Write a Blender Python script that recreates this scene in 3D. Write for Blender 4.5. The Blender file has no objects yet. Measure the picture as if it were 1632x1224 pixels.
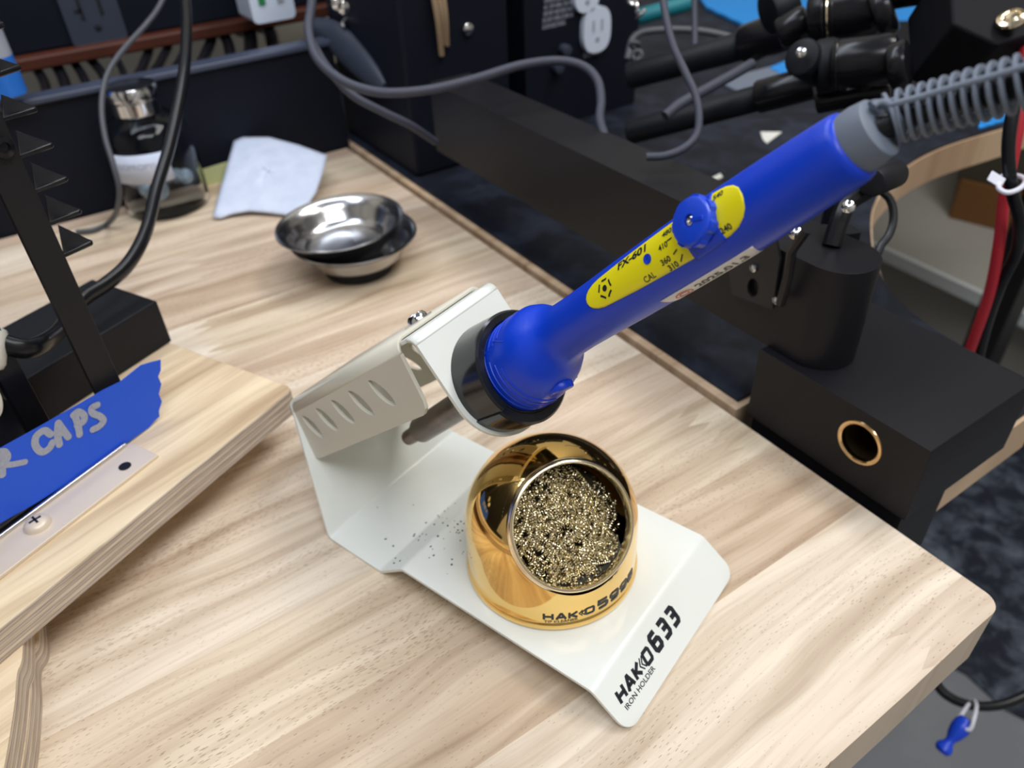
import bpy, bmesh, math, random
import numpy as np
from mathutils import Vector, Matrix, geometry
random.seed(7)
PI = math.pi
sc = bpy.context.scene
col = sc.collection
S = 0.001                      # all lengths below are millimetres

# ------------------------------------------------------------ camera, world, lights
def rot3(a, b, c):
    rx = lambda t: np.array([[1,0,0],[0,math.cos(t),-math.sin(t)],[0,math.sin(t),math.cos(t)]])
    rz = lambda t: np.array([[math.cos(t),-math.sin(t),0],[math.sin(t),math.cos(t),0],[0,0,1]])
    return rz(a) @ rx(b) @ rz(c)
FPX = 1230.0
RC = rot3(-0.5634, 0.9065, -0.0499)
CAM = np.array([0.0, 0.0, 270.0])
cd = bpy.data.cameras.new('camera'); cam = bpy.data.objects.new('camera', cd); col.objects.link(cam)
M4 = Matrix([list(RC[i]) + [CAM[i]*S] for i in range(3)] + [[0,0,0,1]])
cam.matrix_world = M4
cd.sensor_width = 36.0; cd.lens = 36.0*FPX/1632.0
cd.clip_start = 0.01; cd.clip_end = 50
cd.dof.use_dof = True; cd.dof.focus_distance = 0.245; cd.dof.aperture_fstop = cd.lens/2.1
sc.camera = cam

w = bpy.data.worlds.new('world'); sc.world = w; w.use_nodes = True
w.node_tree.nodes['Background'].inputs[0].default_value = (0.72, 0.82, 1.0, 1)
w.node_tree.nodes['Background'].inputs[1].default_value = 0.30
def area(name, loc, target, sx, sy, power, color):
    l = bpy.data.lights.new(name, 'AREA'); l.shape = 'RECTANGLE'; l.size = sx; l.size_y = sy
    l.energy = power; l.color = color
    o = bpy.data.objects.new(name, l); col.objects.link(o)
    o.location = Vector(loc)*S
    o.rotation_euler = (Vector(target)-Vector(loc)).to_track_quat('-Z', 'Y').to_euler()
    return o
area('bench_strip_light', (120, 560, 720), (150, 250, 0), 0.75, 0.05, 2.0, (0.80, 0.88, 1.0))
area('overhead_light', (-500, 700, 1750), (100, 250, 0), 1.2, 0.4, 6.5, (0.86, 0.92, 1.0))
area('overhead_light', (1000, -100, 1750), (150, 250, 0), 1.2, 0.4, 19.0, (1.0, 0.96, 0.90))
area('overhead_light', (-100, -700, 1750), (150, 150, 0), 1.2, 0.4, 18.0, (0.95, 0.97, 1.0))  # added fill, replaces the light that the closed front wall shuts out
sc.view_settings.view_transform = 'Standard'; sc.view_settings.look = 'None'
sc.view_settings.gamma = 1; sc.view_settings.use_curve_mapping = False
sc.view_settings.exposure = -0.04

# ------------------------------------------------------------ finding points in the place
V3 = lambda *a: np.array(a, float)
def ray(x, y): d = RC @ V3(x-816, 612-y, -FPX); return d/np.linalg.norm(d)
def PZ(x, y, z=0): d = ray(x, y); return CAM + d*((z-CAM[2])/d[2])
def PX(x, y, X): d = ray(x, y); return CAM + d*(X/d[0])
def PY(x, y, Y): d = ray(x, y); return CAM + d*(Y/d[1])
def PQ(x, y, dep): return CAM + RC @ V3((x-816)/FPX, (612-y)/FPX, -1)*dep
def unit(v): v = np.array(v, float); return v/np.linalg.norm(v)

# ------------------------------------------------------------ materials
def mat(name, color, rough=0.5, metal=0.0, spec=0.5, bump=None, coat=0.0, trans=0.0, ior=1.45, alpha=1.0, mottle=None):
    m = bpy.data.materials.new(name); m.use_nodes = True
    nt = m.node_tree; b = nt.nodes['Principled BSDF']
    b.inputs['Base Color'].default_value = (*color, 1); b.inputs['Roughness'].default_value = rough
    b.inputs['Metallic'].default_value = metal; b.inputs['Specular IOR Level'].default_value = spec
    b.inputs['Coat Weight'].default_value = coat; b.inputs['Transmission Weight'].default_value = trans
    b.inputs['IOR'].default_value = ior; b.inputs['Alpha'].default_value = alpha
    tc = nt.nodes.new('ShaderNodeTexCoord')
    if bump or mottle:
        n = nt.nodes.new('ShaderNodeTexNoise'); nt.links.new(tc.outputs['Object'], n.inputs['Vector'])
        n.inputs['Scale'].default_value = (bump or mottle)[0]; n.inputs['Detail'].default_value = 4
    if bump:
        bp = nt.nodes.new('ShaderNodeBump'); bp.inputs['Strength'].default_value = bump[1]; bp.inputs['Distance'].default_value = 0.0004
        nt.links.new(n.outputs['Fac'], bp.inputs['Height']); nt.links.new(bp.outputs['Normal'], b.inputs['Normal'])
    if mottle:
        r = nt.nodes.new('ShaderNodeValToRGB'); r.color_ramp.elements[0].position = 0.35; r.color_ramp.elements[1].position = 0.7
        r.color_ramp.elements[0].color = (*color, 1); r.color_ramp.elements[1].color = (*mottle[1], 1)
        nt.links.new(n.outputs['Fac'], r.inputs['Fac']); nt.links.new(r.outputs['Color'], b.inputs['Base Color'])
    return m

class NT:
    def __init__(s, m): s.t = m.node_tree; s.b = s.t.nodes['Principled BSDF']
    def n(s, typ, **kw):
        x = s.t.nodes.new(typ)
        for k, v in kw.items(): setattr(x, k, v)
        return x
    def l(s, a, b): s.t.links.new(a, b)
    def math(s, op, a, b=None, c=None):
        x = s.n('ShaderNodeMath', operation=op)
        for i, q in enumerate((a, b, c)):
            if q is None: continue
            if isinstance(q, (int, float)): x.inputs[i].default_value = q
            else: s.l(q, x.inputs[i])
        return x.outputs[0]
    def comb(s, a, b, c):
        x = s.n('ShaderNodeCombineXYZ')
        for i, q in enumerate((a, b, c)):
            if isinstance(q, (int, float)): x.inputs[i].default_value = q
            else: s.l(q, x.inputs[i])
        return x.outputs[0]
    def ramp(s, f, stops, mode='LINEAR'):
        x = s.n('ShaderNodeValToRGB'); cr = x.color_ramp; cr.interpolation = mode
        while len(cr.elements) < len(stops): cr.elements.new(0.5)
        for e, (p, c) in zip(cr.elements, stops): e.position = p; e.color = (*c, 1)
        s.l(f, x.inputs['Fac']); return x.outputs['Color']
    def noise(s, v, scale, detail=4, rough=0.55, dist=0.0):
        x = s.n('ShaderNodeTexNoise'); s.l(v, x.inputs['Vector']); x.inputs['Scale'].default_value = scale
        x.inputs['Detail'].default_value = detail; x.inputs['Roughness'].default_value = rough; x.inputs['Distortion'].default_value = dist
        return x.outputs['Fac']
    def mix(s, f, a, b, mode='MULTIPLY'):
        x = s.n('ShaderNodeMix', data_type='RGBA', blend_type=mode)
        if isinstance(f, (int, float)): x.inputs[0].default_value = f
        else: s.l(f, x.inputs[0])
        for i, q in ((6, a), (7, b)):
            if isinstance(q, tuple): x.inputs[i].default_value = (*q, 1)
            else: s.l(q, x.inputs[i])
        return x.outputs[2]

def wood(name, tones, stave=0.05, seglen=0.33, rotz=0.0, pores=1.0, rough=0.42, gain=1.0):
    m = mat(name, (0.6, 0.45, 0.3), rough, spec=0.4); k = NT(m)
    tc = k.n('ShaderNodeTexCoord'); mp = k.n('ShaderNodeMapping'); mp.inputs['Rotation'].default_value = (0, 0, rotz)
    k.l(tc.outputs['Object'], mp.inputs['Vector']); sp = k.n('ShaderNodeSeparateXYZ'); k.l(mp.outputs[0], sp.inputs[0])
    x, y, z = sp.outputs
    st = k.math('FLOOR', k.math('DIVIDE', y, stave))
    wn = k.n('ShaderNodeTexWhiteNoise', noise_dimensions='1D'); k.l(st, wn.inputs['W'])
    tri = k.math('PINGPONG', y, 0.004)
    xs = k.math('ADD', k.math('ADD', x, k.math('MULTIPLY', wn.outputs['Value'], seglen*3)), k.math('MULTIPLY', tri, 3.0))
    sg = k.math('FLOOR', k.math('DIVIDE', xs, seglen))
    wn2 = k.n('ShaderNodeTexWhiteNoise', noise_dimensions='2D'); k.l(k.comb(st, sg, 0), wn2.inputs['Vector'])
    idv = wn2.outputs['Value']
    base = k.ramp(idv, [(i/(len(tones)-1), t) for i, t in enumerate(tones)])
    warp = k.noise(k.comb(k.math('MULTIPLY', x, 5), k.math('MULTIPLY', y, 12), k.math('MULTIPLY', idv, 9)), 1.0, 2)
    yy = k.math('ADD', y, k.math('MULTIPLY', k.math('SUBTRACT', warp, 0.5), 0.035))
    big = k.noise(k.comb(k.math('MULTIPLY', x, 5), k.math('MULTIPLY', yy, 75), k.math('MULTIPLY', idv, 37)), 1.0, 3, 0.5, 0.3)
    c = k.mix(0.8, base, k.ramp(big, [(0.27, (0.50, 0.40, 0.33)), (0.43, (0.84, 0.79, 0.73)), (0.54, (1.0, 0.99, 0.97)), (0.68, (1.16, 1.17, 1.18))]))
    fine = k.noise(k.comb(k.math('MULTIPLY', x, 22), k.math('MULTIPLY', yy, 520), k.math('MULTIPLY', idv, 11)), 1.0, 3)
    c = k.mix(0.6, c, k.ramp(fine, [(0.30, (0.80, 0.75, 0.70)), (0.55, (1.03, 1.03, 1.03))]))
    if pores:
        vo = k.n('ShaderNodeTexVoronoi'); vo.inputs['Scale'].default_value = 1.0
        k.l(k.comb(k.math('MULTIPLY', x, 230), k.math('MULTIPLY', yy, 1500), k.math('MULTIPLY', idv, 50)), vo.inputs['Vector'])
        msk = k.noise(k.comb(k.math('MULTIPLY', x, 9), k.math('MULTIPLY', y, 30), idv), 1.0, 2)
        thr = k.math('MULTIPLY', k.math('SUBTRACT', msk, 0.24), 0.62*pores)
        d = k.math('LESS_THAN', vo.outputs['Distance'], thr)
        c = k.mix(k.math('MULTIPLY', d, 0.62), c, (0.38, 0.28, 0.21))
    if gain != 1.0: c = k.mix(1.0, c, (gain, gain, gain))
    k.l(c, k.b.inputs['Base Color'])
    bp = k.n('ShaderNodeBump'); bp.inputs['Strength'].default_value = 0.12; bp.inputs['Distance'].default_value = 0.0003
    k.l(fine, bp.inputs['Height']); k.l(bp.outputs[0], k.b.inputs['Normal'])
    return m

def plyedge(name, axis=2, period=0.0034):
    m = mat(name, (0.6, 0.5, 0.4), 0.7); k = NT(m)
    tc = k.n('ShaderNodeTexCoord'); sp = k.n('ShaderNodeSeparateXYZ'); k.l(tc.outputs['Object'], sp.inputs[0])
    z = sp.outputs[axis]
    nz = k.noise(k.comb(k.math('MULTIPLY', sp.outputs[0], 12), k.math('MULTIPLY', sp.outputs[1], 12), k.math('MULTIPLY', z, 60)), 1.0, 3)
    zz = k.math('ADD', z, k.math('MULTIPLY', nz, 0.0022))
    f = k.math('FRACT', k.math('DIVIDE', zz, period))
    c = k.ramp(f, [(0.0, (0.36, 0.29, 0.24)), (0.10, (0.60, 0.52, 0.44)), (0.45, (0.72, 0.62, 0.49)), (0.52, (0.52, 0.42, 0.33)), (0.60, (0.50, 0.42, 0.37)), (0.9, (0.58, 0.50, 0.44)), (1.0, (0.17, 0.12, 0.10))])
    fi = k.noise(k.comb(k.math('MULTIPLY', sp.outputs[0], 60), k.math('MULTIPLY', sp.outputs[1], 60), k.math('MULTIPLY', z, 1500)), 1.0, 3)
    c = k.mix(0.8, c, k.ramp(fi, [(0.3, (0.6, 0.56, 0.52)), (0.6, (1.05, 1.05, 1.05))]))
    k.l(c, k.b.inputs['Base Color']); return m

def mat_mat(name, c0, c1, scale, rough=0.6):
    m = mat(name, c0, rough, spec=0.3); k = NT(m)
    tc = k.n('ShaderNodeTexCoord')
    n1 = k.noise(tc.outputs['Object'], scale, 6, 0.65, 0.5)
    k.l(k.ramp(n1, [(0.45, c0), (0.72, c1)]), k.b.inputs['Base Color']); return m

def stripes(name, c0, c1, axis, per, rough=0.6):
    m = mat(name, c0, rough); k = NT(m)
    tc = k.n('ShaderNodeTexCoord'); sp = k.n('ShaderNodeSeparateXYZ'); k.l(tc.outputs['Object'], sp.inputs[0])
    f = k.math('PINGPONG', sp.outputs[axis], per)
    f = k.math('DIVIDE', f, per)
    k.l(k.ramp(f, [(0.35, c0), (0.65, c1)]), k.b.inputs['Base Color'])
    return m

BENCH_TONES = [tuple(0.955*(0.86*c_+0.14*(sum(t_)/3)) for c_ in t_) for t_ in [(0.64,0.47,0.33),(0.75,0.60,0.44),(0.80,0.68,0.54),(0.70,0.53,0.40),(0.78,0.65,0.47),(0.60,0.43,0.31),(0.82,0.70,0.56)]]
M = {}
M['bench'] = wood('butcher_block', BENCH_TONES)
M['ply'] = wood('plywood_face', [(0.74,0.60,0.44),(0.80,0.66,0.46),(0.70,0.54,0.38)], 0.5, 2.0, -0.3, 0.0, 0.45)
M['plyedge'] = plyedge('plywood_edge')
M['desk_edge'] = wood('desk_edge_wood', [(0.60,0.44,0.30),(0.64,0.47,0.33)], 0.5, 2.0, 0, 0.3, 0.5)
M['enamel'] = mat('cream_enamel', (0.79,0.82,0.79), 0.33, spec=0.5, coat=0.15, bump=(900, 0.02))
M['enamel2'] = mat('grey_cream_enamel_shaded', (0.60,0.575,0.49), 0.38, bump=(900, 0.02))  # guard's own greyer cream, with its shading mixed into the colour
M['ink'] = mat('black_ink', (0.012,0.015,0.022), 0.45)
M['blackplastic'] = mat('black_gloss_plastic', (0.012,0.013,0.016), 0.16, bump=(400, 0.02))
M['blackmatte'] = mat('black_matte_plastic', (0.008,0.009,0.013), 0.5, spec=0.3, bump=(600, 0.08))
M['blackpaint'] = mat('black_powder_coat', (0.012,0.012,0.014), 0.45, spec=0.35, bump=(1800, 0.25))
M['blacksatin'] = mat('black_satin_body', (0.009,0.009,0.012), 0.42, spec=0.25, bump=(1500, 0.12))
M['blackmetal'] = mat('black_anodised_metal', (0.008,0.008,0.011), 0.24, 0.0, spec=0.38, bump=(300, 0.03))
M['blue'] = mat('blue_handle_plastic', (0.002,0.046,0.60), 0.36, bump=(1500, 0.10))
M['knobblue'] = mat('blue_dial_plastic', (0.012,0.065,0.66), 0.30, bump=(1200, 0.05))
M['yellow'] = mat('yellow_plate', (0.86,0.76,0.01), 0.35)
M['white'] = mat('white_label', (0.82,0.78,0.75), 0.4)
M['red'] = mat('red_print', (0.75,0.12,0.06), 0.5)
M['greyrubber'] = mat('grey_strain_relief_rubber', (0.155,0.185,0.245), 0.5, bump=(700, 0.05))
M['gold'] = mat('polished_gold', (0.93,0.61,0.20), 0.07, 1.0, mottle=(25, (0.90,0.62,0.24)))
M['goldrim'] = mat('pale_gold_rim', (1.0,0.87,0.64), 0.17, 1.0)
M['wool'] = mat('brass_wool', (0.86,0.78,0.56), 0.15, 1.0)
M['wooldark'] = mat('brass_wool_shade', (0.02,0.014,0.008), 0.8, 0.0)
M['steelbrown'] = mat('heat_stained_steel', (0.25,0.18,0.14), 0.24, 1.0, mottle=(90, (0.14,0.10,0.085)))
M['chrome'] = mat('bright_steel', (0.75,0.76,0.80), 0.12, 1.0)
M['steel'] = mat('brushed_steel', (0.62,0.62,0.64), 0.20, 1.0)
M['rail'] = mat('nickel_rail_wood_reflection', (0.74,0.64,0.53), 0.38, 0.15)  # beige base colour stands in for wood reflected in the nickel
M['tape'] = mat('blue_painters_tape', (0.016,0.10,0.74), 0.6, bump=(900, 0.25))
M['silverink'] = mat('silver_marker_ink', (0.42,0.45,0.56), 0.5, 0.2, mottle=(900, (0.33,0.37,0.50)))
M['cableblack'] = mat('black_cable_sheath', (0.007,0.008,0.011), 0.28, spec=0.4)
M['cablegrey'] = mat('grey_cable_sheath', (0.07,0.075,0.09), 0.45)
M['braid'] = mat('grey_braided_sleeve', (0.047,0.052,0.078), 0.55, bump=(1600, 0.6))
M['cablered'] = mat('red_cable_sheath', (0.42,0.02,0.035), 0.4)
M['nylon'] = mat('white_nylon', (0.75,0.76,0.88), 0.4)
M['glass'] = mat('clear_glass', (0.95,0.98,1.0), 0.03, trans=1.0, ior=1.22)
M['lumps'] = mat('pale_blue_lumps', (0.16,0.22,0.27), 0.25, mottle=(60, (0.45,0.53,0.60)), bump=(90, 0.8))
M['paper'] = mat('white_paper', (0.66,0.72,0.88), 0.65, bump=(60, 0.6), mottle=(18, (0.56,0.63,0.80)))
M['sticky'] = mat('pale_yellow_paper', (0.55,0.60,0.30), 0.7)
M['matblack'] = mat_mat('black_desk_mat', (0.005,0.007,0.014), (0.022,0.030,0.052), 28)
M['matblue'] = stripes('blue_silicone_mat', (0.02,0.30,0.80), (0.01,0.22,0.65), 0, 0.006)
M['teal'] = mat('teal_plastic', (0.01,0.20,0.25), 0.5)
M['outlet'] = mat('charcoal_outlet_face', (0.035,0.045,0.07), 0.45)
M['panel'] = mat('dark_panel', (0.006,0.008,0.016), 0.55, spec=0.2, bump=(300, 0.1))
M['redwood'] = wood('red_brown_shelf_wood', [(0.07,0.02,0.012),(0.09,0.026,0.015)], 0.5, 2.0, 0, 0, 0.5)
M['wall'] = mat('beige_wall_paint', (0.55,0.52,0.46), 0.8, bump=(200, 0.1))
M['casedark'] = mat('dark_case_finish', (0.010,0.010,0.013), 0.6, spec=0.12, bump=(900, 0.1))
M['rimglint'] = mat('rim_painted_highlight', (0.055,0.068,0.11), 0.32)  # lighter blue tone paints the highlight along the panel rim
M['ceiling'] = mat('grey_ceiling', (0.30,0.33,0.38), 0.9)
M['floor'] = mat_mat('grey_vinyl_floor', (0.20,0.215,0.24), (0.26,0.27,0.29), 6, 0.55)
M['carpet'] = mat_mat('dark_floor_mat', (0.014,0.019,0.031), (0.15,0.18,0.24), 22, 0.7)
M['shelfwhite'] = mat('pale_shelf_laminate', (0.40,0.39,0.36), 0.5)
M['shelfhighlight'] = mat('shelf_edge_highlight', (0.66,0.70,0.72), 0.4)  # paler colour paints the highlight on the shelf's front edge
M['brownbox'] = mat('brown_cardboard', (0.17,0.075,0.02), 0.7)
M['darkbox'] = mat('dark_brown_cardboard', (0.05,0.045,0.03), 0.7)
M['charger'] = mat('white_charger_plastic', (0.68,0.76,0.92), 0.35)
M['green'] = mat('green_port_tongue', (0.02,0.22,0.08), 0.5)
M['tubeblue'] = mat('blue_tube_plastic', (0.02,0.16,0.62), 0.35)
M['tubegrey'] = mat('grey_tube_label', (0.34,0.37,0.45), 0.5)
M['tubeyellow'] = mat('dull_yellow_tube_band', (0.38,0.35,0.14), 0.5)
M['tan'] = mat('tan_rubber_band', (0.27,0.19,0.12), 0.6)
M['offwhite'] = mat('off_white_plastic', (0.80,0.79,0.74), 0.4)
M['speck'] = mat('solder_specks', (0.08,0.09,0.11), 0.4, 0.4)
M['brassring'] = mat('brass_ring', (0.80,0.56,0.30), 0.18, 1.0)
M['brassin'] = mat('dull_brass_bore', (0.34,0.27,0.14), 0.35, 1.0)

# ------------------------------------------------------------ mesh builder
class MB:
    def __init__(s): s.v = []; s.f = []; s.m = []
    def add(s, vs, fs, mi=0):
        o = len(s.v); s.v += [tuple(map(float, p)) for p in vs]
        s.f += [tuple(i+o for i in f) for f in fs]; s.m += [mi]*len(fs); return s
    def frame_box(s, c, ax, half, mi=0):
        c = V3(*c); ax = [V3(*a)*h for a, h in zip(ax, half)]
        vs = [c+sx*ax[0]+sy*ax[1]+sz*ax[2] for sz in (-1,1) for sy in (-1,1) for sx in (-1,1)]
        return s.add(vs, [(0,2,3,1),(4,5,7,6),(0,1,5,4),(2,6,7,3),(0,4,6,2),(1,3,7,5)], mi)
    def box(s, x0, x1, y0, y1, z0, z1, mi=0):
        return s.frame_box(((x0+x1)/2,(y0+y1)/2,(z0+z1)/2), ((1,0,0),(0,1,0),(0,0,1)), ((x1-x0)/2,(y1-y0)/2,(z1-z0)/2), mi)
    def prism(s, pts, z0, z1, mi=0, mside=None, xf=None, holes=()):
        """outline (x,y) with holes, from z0 to z1; xf maps (x,y,z) -> point"""
        xf = xf or (lambda a, b, c: (a, b, c)); mside = mi if mside is None else mside
        loops = [list(pts)]+[list(h) for h in holes]
        flat = [p for l in loops for p in l]
        tr = geometry.tessellate_polygon([[Vector((p[0], p[1], 0)) for p in l] for l in loops])
        n = len(flat)
        vs = [xf(p[0], p[1], z1) for p in flat]+[xf(p[0], p[1], z0) for p in flat]
        s.add(vs, [t for t in tr]+[tuple(i+n for i in reversed(t)) for t in tr], mi)
        o = len(s.v)-2*n; k = 0
        for l in loops:
            m_ = len(l)
            for i in range(m_):
                j = (i+1) % m_
                s.f.append((o+k+i, o+n+k+i, o+n+k+j, o+k+j)); s.m.append(mside)
            k += m_
        return s
    def lathe(s, prof, o, a, e1=None, seg=48, mi=0, cap0=False, cap1=False, off=None):
        o = V3(*o); a = unit(a)
        if e1 is None: e1 = np.cross(a, (0,0,1) if abs(a[2]) < 0.9 else (1,0,0))
        e1 = unit(np.array(e1)-a*np.dot(e1, a)); e2 = np.cross(a, e1); vs = []; fs = []
        for (r, h) in prof:
            of = off(h) if off else 0
            for i in range(seg):
                t = 2*PI*i/seg; vs.append(o+a*h+e1*(r*math.cos(t))+e2*(r*math.sin(t)+of))
        for k in range(len(prof)-1):
            for i in range(seg):
                j = (i+1) % seg; fs.append((k*seg+i, k*seg+j, (k+1)*seg+j, (k+1)*seg+i))
        if cap0: fs.append(tuple(reversed(range(seg))))
        if cap1: fs.append(tuple((len(prof)-1)*seg+i for i in range(seg)))
        return s.add(vs, fs, mi)
    def cyl(s, p0, p1, r0, r1=None, seg=32, mi=0):
        r1 = r0 if r1 is None else r1; d = V3(*p1)-V3(*p0); L = np.linalg.norm(d)
        return s.lathe([(r0, 0), (r1, L)], p0, d, seg=seg, mi=mi, cap0=True, cap1=True)
    def rod(s, p0, p1, r, seg=32, mi=0, b=None):      # cylinder with rounded rims
        b = b or r*0.2; d = V3(*p1)-V3(*p0); L = np.linalg.norm(d)
        pr = [(r-b, 0), (r-b*0.3, b*0.3), (r, b), (r, L-b), (r-b*0.3, L-b*0.3), (r-b, L)]
        return s.lathe(pr, p0, d, seg=seg, mi=mi, cap0=True, cap1=True)
    def ball(s, c, r, mi=0, seg=24):
        pr = [(max(r*math.sin(PI*i/16), 1e-4), -r*math.cos(PI*i/16)) for i in range(17)]
        return s.lathe(pr, c, (0,0,1), seg=seg, mi=mi)
    def tube(s, path, r, seg=12, mi=0, cap=True, flat=None):
        P = [V3(*p) for p in path]; n = len(P); up = None; vs = []; fs = []
        for i in range(n):
            t = unit(P[min(i+1, n-1)]-P[max(i-1, 0)])
            if up is None: up = unit(np.cross(t, (0.3,0.2,1)))
            up = unit(up-t*np.dot(up, t)); si = np.cross(t, up)
            rr = r[i] if hasattr(r, '__len__') else r
            for k in range(seg):
                a = 2*PI*k/seg; vs.append(P[i]+up*rr*math.cos(a)*(flat or 1)+si*rr*math.sin(a))
        for i in range(n-1):
            for k in range(seg):
                j = (k+1) % seg; fs.append((i*seg+k, i*seg+j, (i+1)*seg+j, (i+1)*seg+k))
        if cap: fs.append(tuple(reversed(range(seg)))); fs.append(tuple((n-1)*seg+k for k in range(seg)))
        return s.add(vs, fs, mi)
    def torus(s, c, a, R, r, seg=64, n=12, mi=0):
        a = unit(a); e1 = unit(np.cross(a, (0,0,1) if abs(a[2]) < 0.9 else (1,0,0))); e2 = np.cross(a, e1); vs = []; fs = []
        for i in range(seg):
            t = 2*PI*i/seg; d = e1*math.cos(t)+e2*math.sin(t)
            for k in range(n):
                q = 2*PI*k/n; vs.append(V3(*c)+d*(R+r*math.cos(q))+a*(r*math.sin(q)))
        for i in range(seg):
            for k in range(n):
                fs.append((i*n+k, ((i+1) % seg)*n+k, ((i+1) % seg)*n+(k+1) % n, i*n+(k+1) % n))
        return s.add(vs, fs, mi)
    def grid(s, rows, mi=0):
        n = len(rows[0]); vs = [p for r in rows for p in r]
        return s.add(vs, [(i*n+j, i*n+j+1, (i+1)*n+j+1, (i+1)*n+j) for i in range(len(rows)-1) for j in range(n-1)], mi)

def wloc(o):
    l = np.zeros(3)
    while o is not None: l = l+np.array(o.location)/S; o = o.parent
    return l
def build(name, mb, mats, parent=None, smooth=35, bevel=None, label=None, solid=None, fixn=True):
    me = bpy.data.meshes.new(name)
    vs = np.array(mb.v)
    if parent is None:
        lo, hi = vs.min(0), vs.max(0); org = V3((lo[0]+hi[0])/2, (lo[1]+hi[1])/2, lo[2])
    else: org = wloc(parent)
    me.from_pydata([tuple(p) for p in (vs-org)*S], [], mb.f)
    mats = mats if isinstance(mats, (list, tuple)) else [mats]
    for m_ in mats: me.materials.append(M[m_])
    for p, i in zip(me.polygons, mb.m): p.material_index = i
    if fixn:
        bm = bmesh.new(); bm.from_mesh(me); bmesh.ops.remove_doubles(bm, verts=bm.verts, dist=1e-6)
        bmesh.ops.recalc_face_normals(bm, faces=bm.faces); bm.to_mesh(me); bm.free()
    me.validate()
    if smooth:
        me.shade_smooth(); me.set_sharp_from_angle(angle=math.radians(smooth))
    o = bpy.data.objects.new(name, me); col.objects.link(o)
    if parent is None: o.location = Vector(org*S)
    else: o.parent = parent
    if solid:
        md = o.modifiers.new('solid', 'SOLIDIFY'); md.thickness = solid*S; md.offset = 0
    if bevel:
        md = o.modifiers.new('bevel', 'BEVEL'); md.width = bevel*S; md.segments = 3; md.limit_method = 'ANGLE'; md.angle_limit = math.radians(40); md.harden_normals = False
    if label: o['label'] = label
    return o
def thing(name, loc, label, cat, group=None):
    o = bpy.data.objects.new(name, None); col.objects.link(o); o.location = Vector(loc)*S
    o.empty_display_size = 0.01
    return tag(o, label, cat, group)
def tag(o, label, cat, group=None):
    o['label'] = label; o['category'] = cat
    if group: o['group'] = group
    return o
def struct(o): o['kind'] = 'structure'; return o
def smooth_path(pts, n=10):
    P = [V3(*p) for p in pts]; P = [2*P[0]-P[1]]+P+[2*P[-1]-P[-2]]; out = []
    for i in range(1, len(P)-2):
        for k in range(n):
            t = k/n; a, b, c, d = P[i-1:i+3]
            out.append(0.5*((2*b)+(-a+c)*t+(2*a-5*b+4*c-d)*t*t+(-a+3*b-3*c+d)*t**3))
    out.append(P[-2]); return out
def rounded(x0, x1, y0, y1, r, n=6):
    out = []
    for cx, cy, a0 in ((x1-r, y1-r, 0), (x0+r, y1-r, 90), (x0+r, y0+r, 180), (x1-r, y0+r, 270)):
        for i in range(n+1):
            a = math.radians(a0+90*i/n); out.append((cx+r*math.cos(a), cy+r*math.sin(a)))
    return out

# ---- lettering
STROKES = {   # polylines in a box 1 high; (width, lines)
 'H': (0.95, [[(0,0),(0,1)],[(0.85,0),(0.85,1)],[(0,0.5),(0.85,0.5)]]),
 'A': (1.0, [[(0,0),(0.42,1),(0.52,1),(0.92,0)],[(0.18,0.33),(0.74,0.33)]]),
 'K': (0.85, [[(0,0),(0,1)],[(0.8,1),(0.18,0.5),(0.8,0)]]),
 '<': (0.42, [[(0.42,1),(0,0.5),(0.42,0)]]),
 'O': (1.0, [[(0.12,0),(0.8,0),(0.92,0.14),(0.92,0.86),(0.8,1),(0.12,1),(0,0.86),(0,0.14),(0.12,0),(0.2,0)]]),
 '6': (0.9, [[(0.8,1),(0.14,1),(0,0.86),(0,0.14),(0.14,0),(0.7,0),(0.84,0.14),(0.84,0.44),(0.7,0.56),(0.02,0.56)]]),
 '3': (0.9, [[(0,1),(0.7,1),(0.84,0.86),(0.84,0.6),(0.72,0.52),(0.2,0.52)],[(0.72,0.52),(0.84,0.42),(0.84,0.14),(0.7,0),(0,0)]]),
 '5': (0.9, [[(0.82,1),(0,1),(0,0.56),(0.7,0.56),(0.84,0.44),(0.84,0.14),(0.7,0),(0,0)]]),
 '9': (0.9, [[(0.04,0),(0.7,0),(0.84,0.14),(0.84,0.86),(0.7,1),(0.14,1),(0,0.86),(0,0.56),(0.14,0.44),(0.82,0.44)]]),
 'B': (0.9, [[(0,0),(0,1),(0.66,1),(0.8,0.86),(0.8,0.62),(0.68,0.52),(0,0.52)],[(0.68,0.52),(0.84,0.4),(0.84,0.14),(0.7,0),(0,0)]]),
}
def stroke_poly(mb, pts, wd, place, z, rnd=False):
    """ribbon along pts with mitred joints; place(x,y,z)->point"""
    P = [V3(p[0], p[1]) for p in pts]; n = len(P); L = []; Rr = []
    for i in range(n):
        d0 = unit(P[i]-P[i-1]) if i else unit(P[1]-P[0]); d1 = unit(P[i+1]-P[i]) if i < n-1 else d0
        t = d0+d1; t = unit(t) if np.linalg.norm(t) > 1e-6 else d1; nn = V3(-t[1], t[0])
        k = 1/max(0.5, np.dot(nn, V3(-d1[1], d1[0]))); L.append(P[i]+nn*wd/2*k); Rr.append(P[i]-nn*wd/2*k)
    o = len(mb.v)
    mb.add([place(q[0], q[1], z) for q in L]+[place(q[0], q[1], z) for q in Rr], [(i, i+1, n+i+1, n+i) for i in range(n-1)])
    if rnd:
        for q in (P[0], P[-1]):
            mb.add([place(q[0]+wd/2*math.cos(2*PI*i/14), q[1]+wd/2*math.sin(2*PI*i/14), z) for i in range(14)], [tuple(range(14))])
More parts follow.
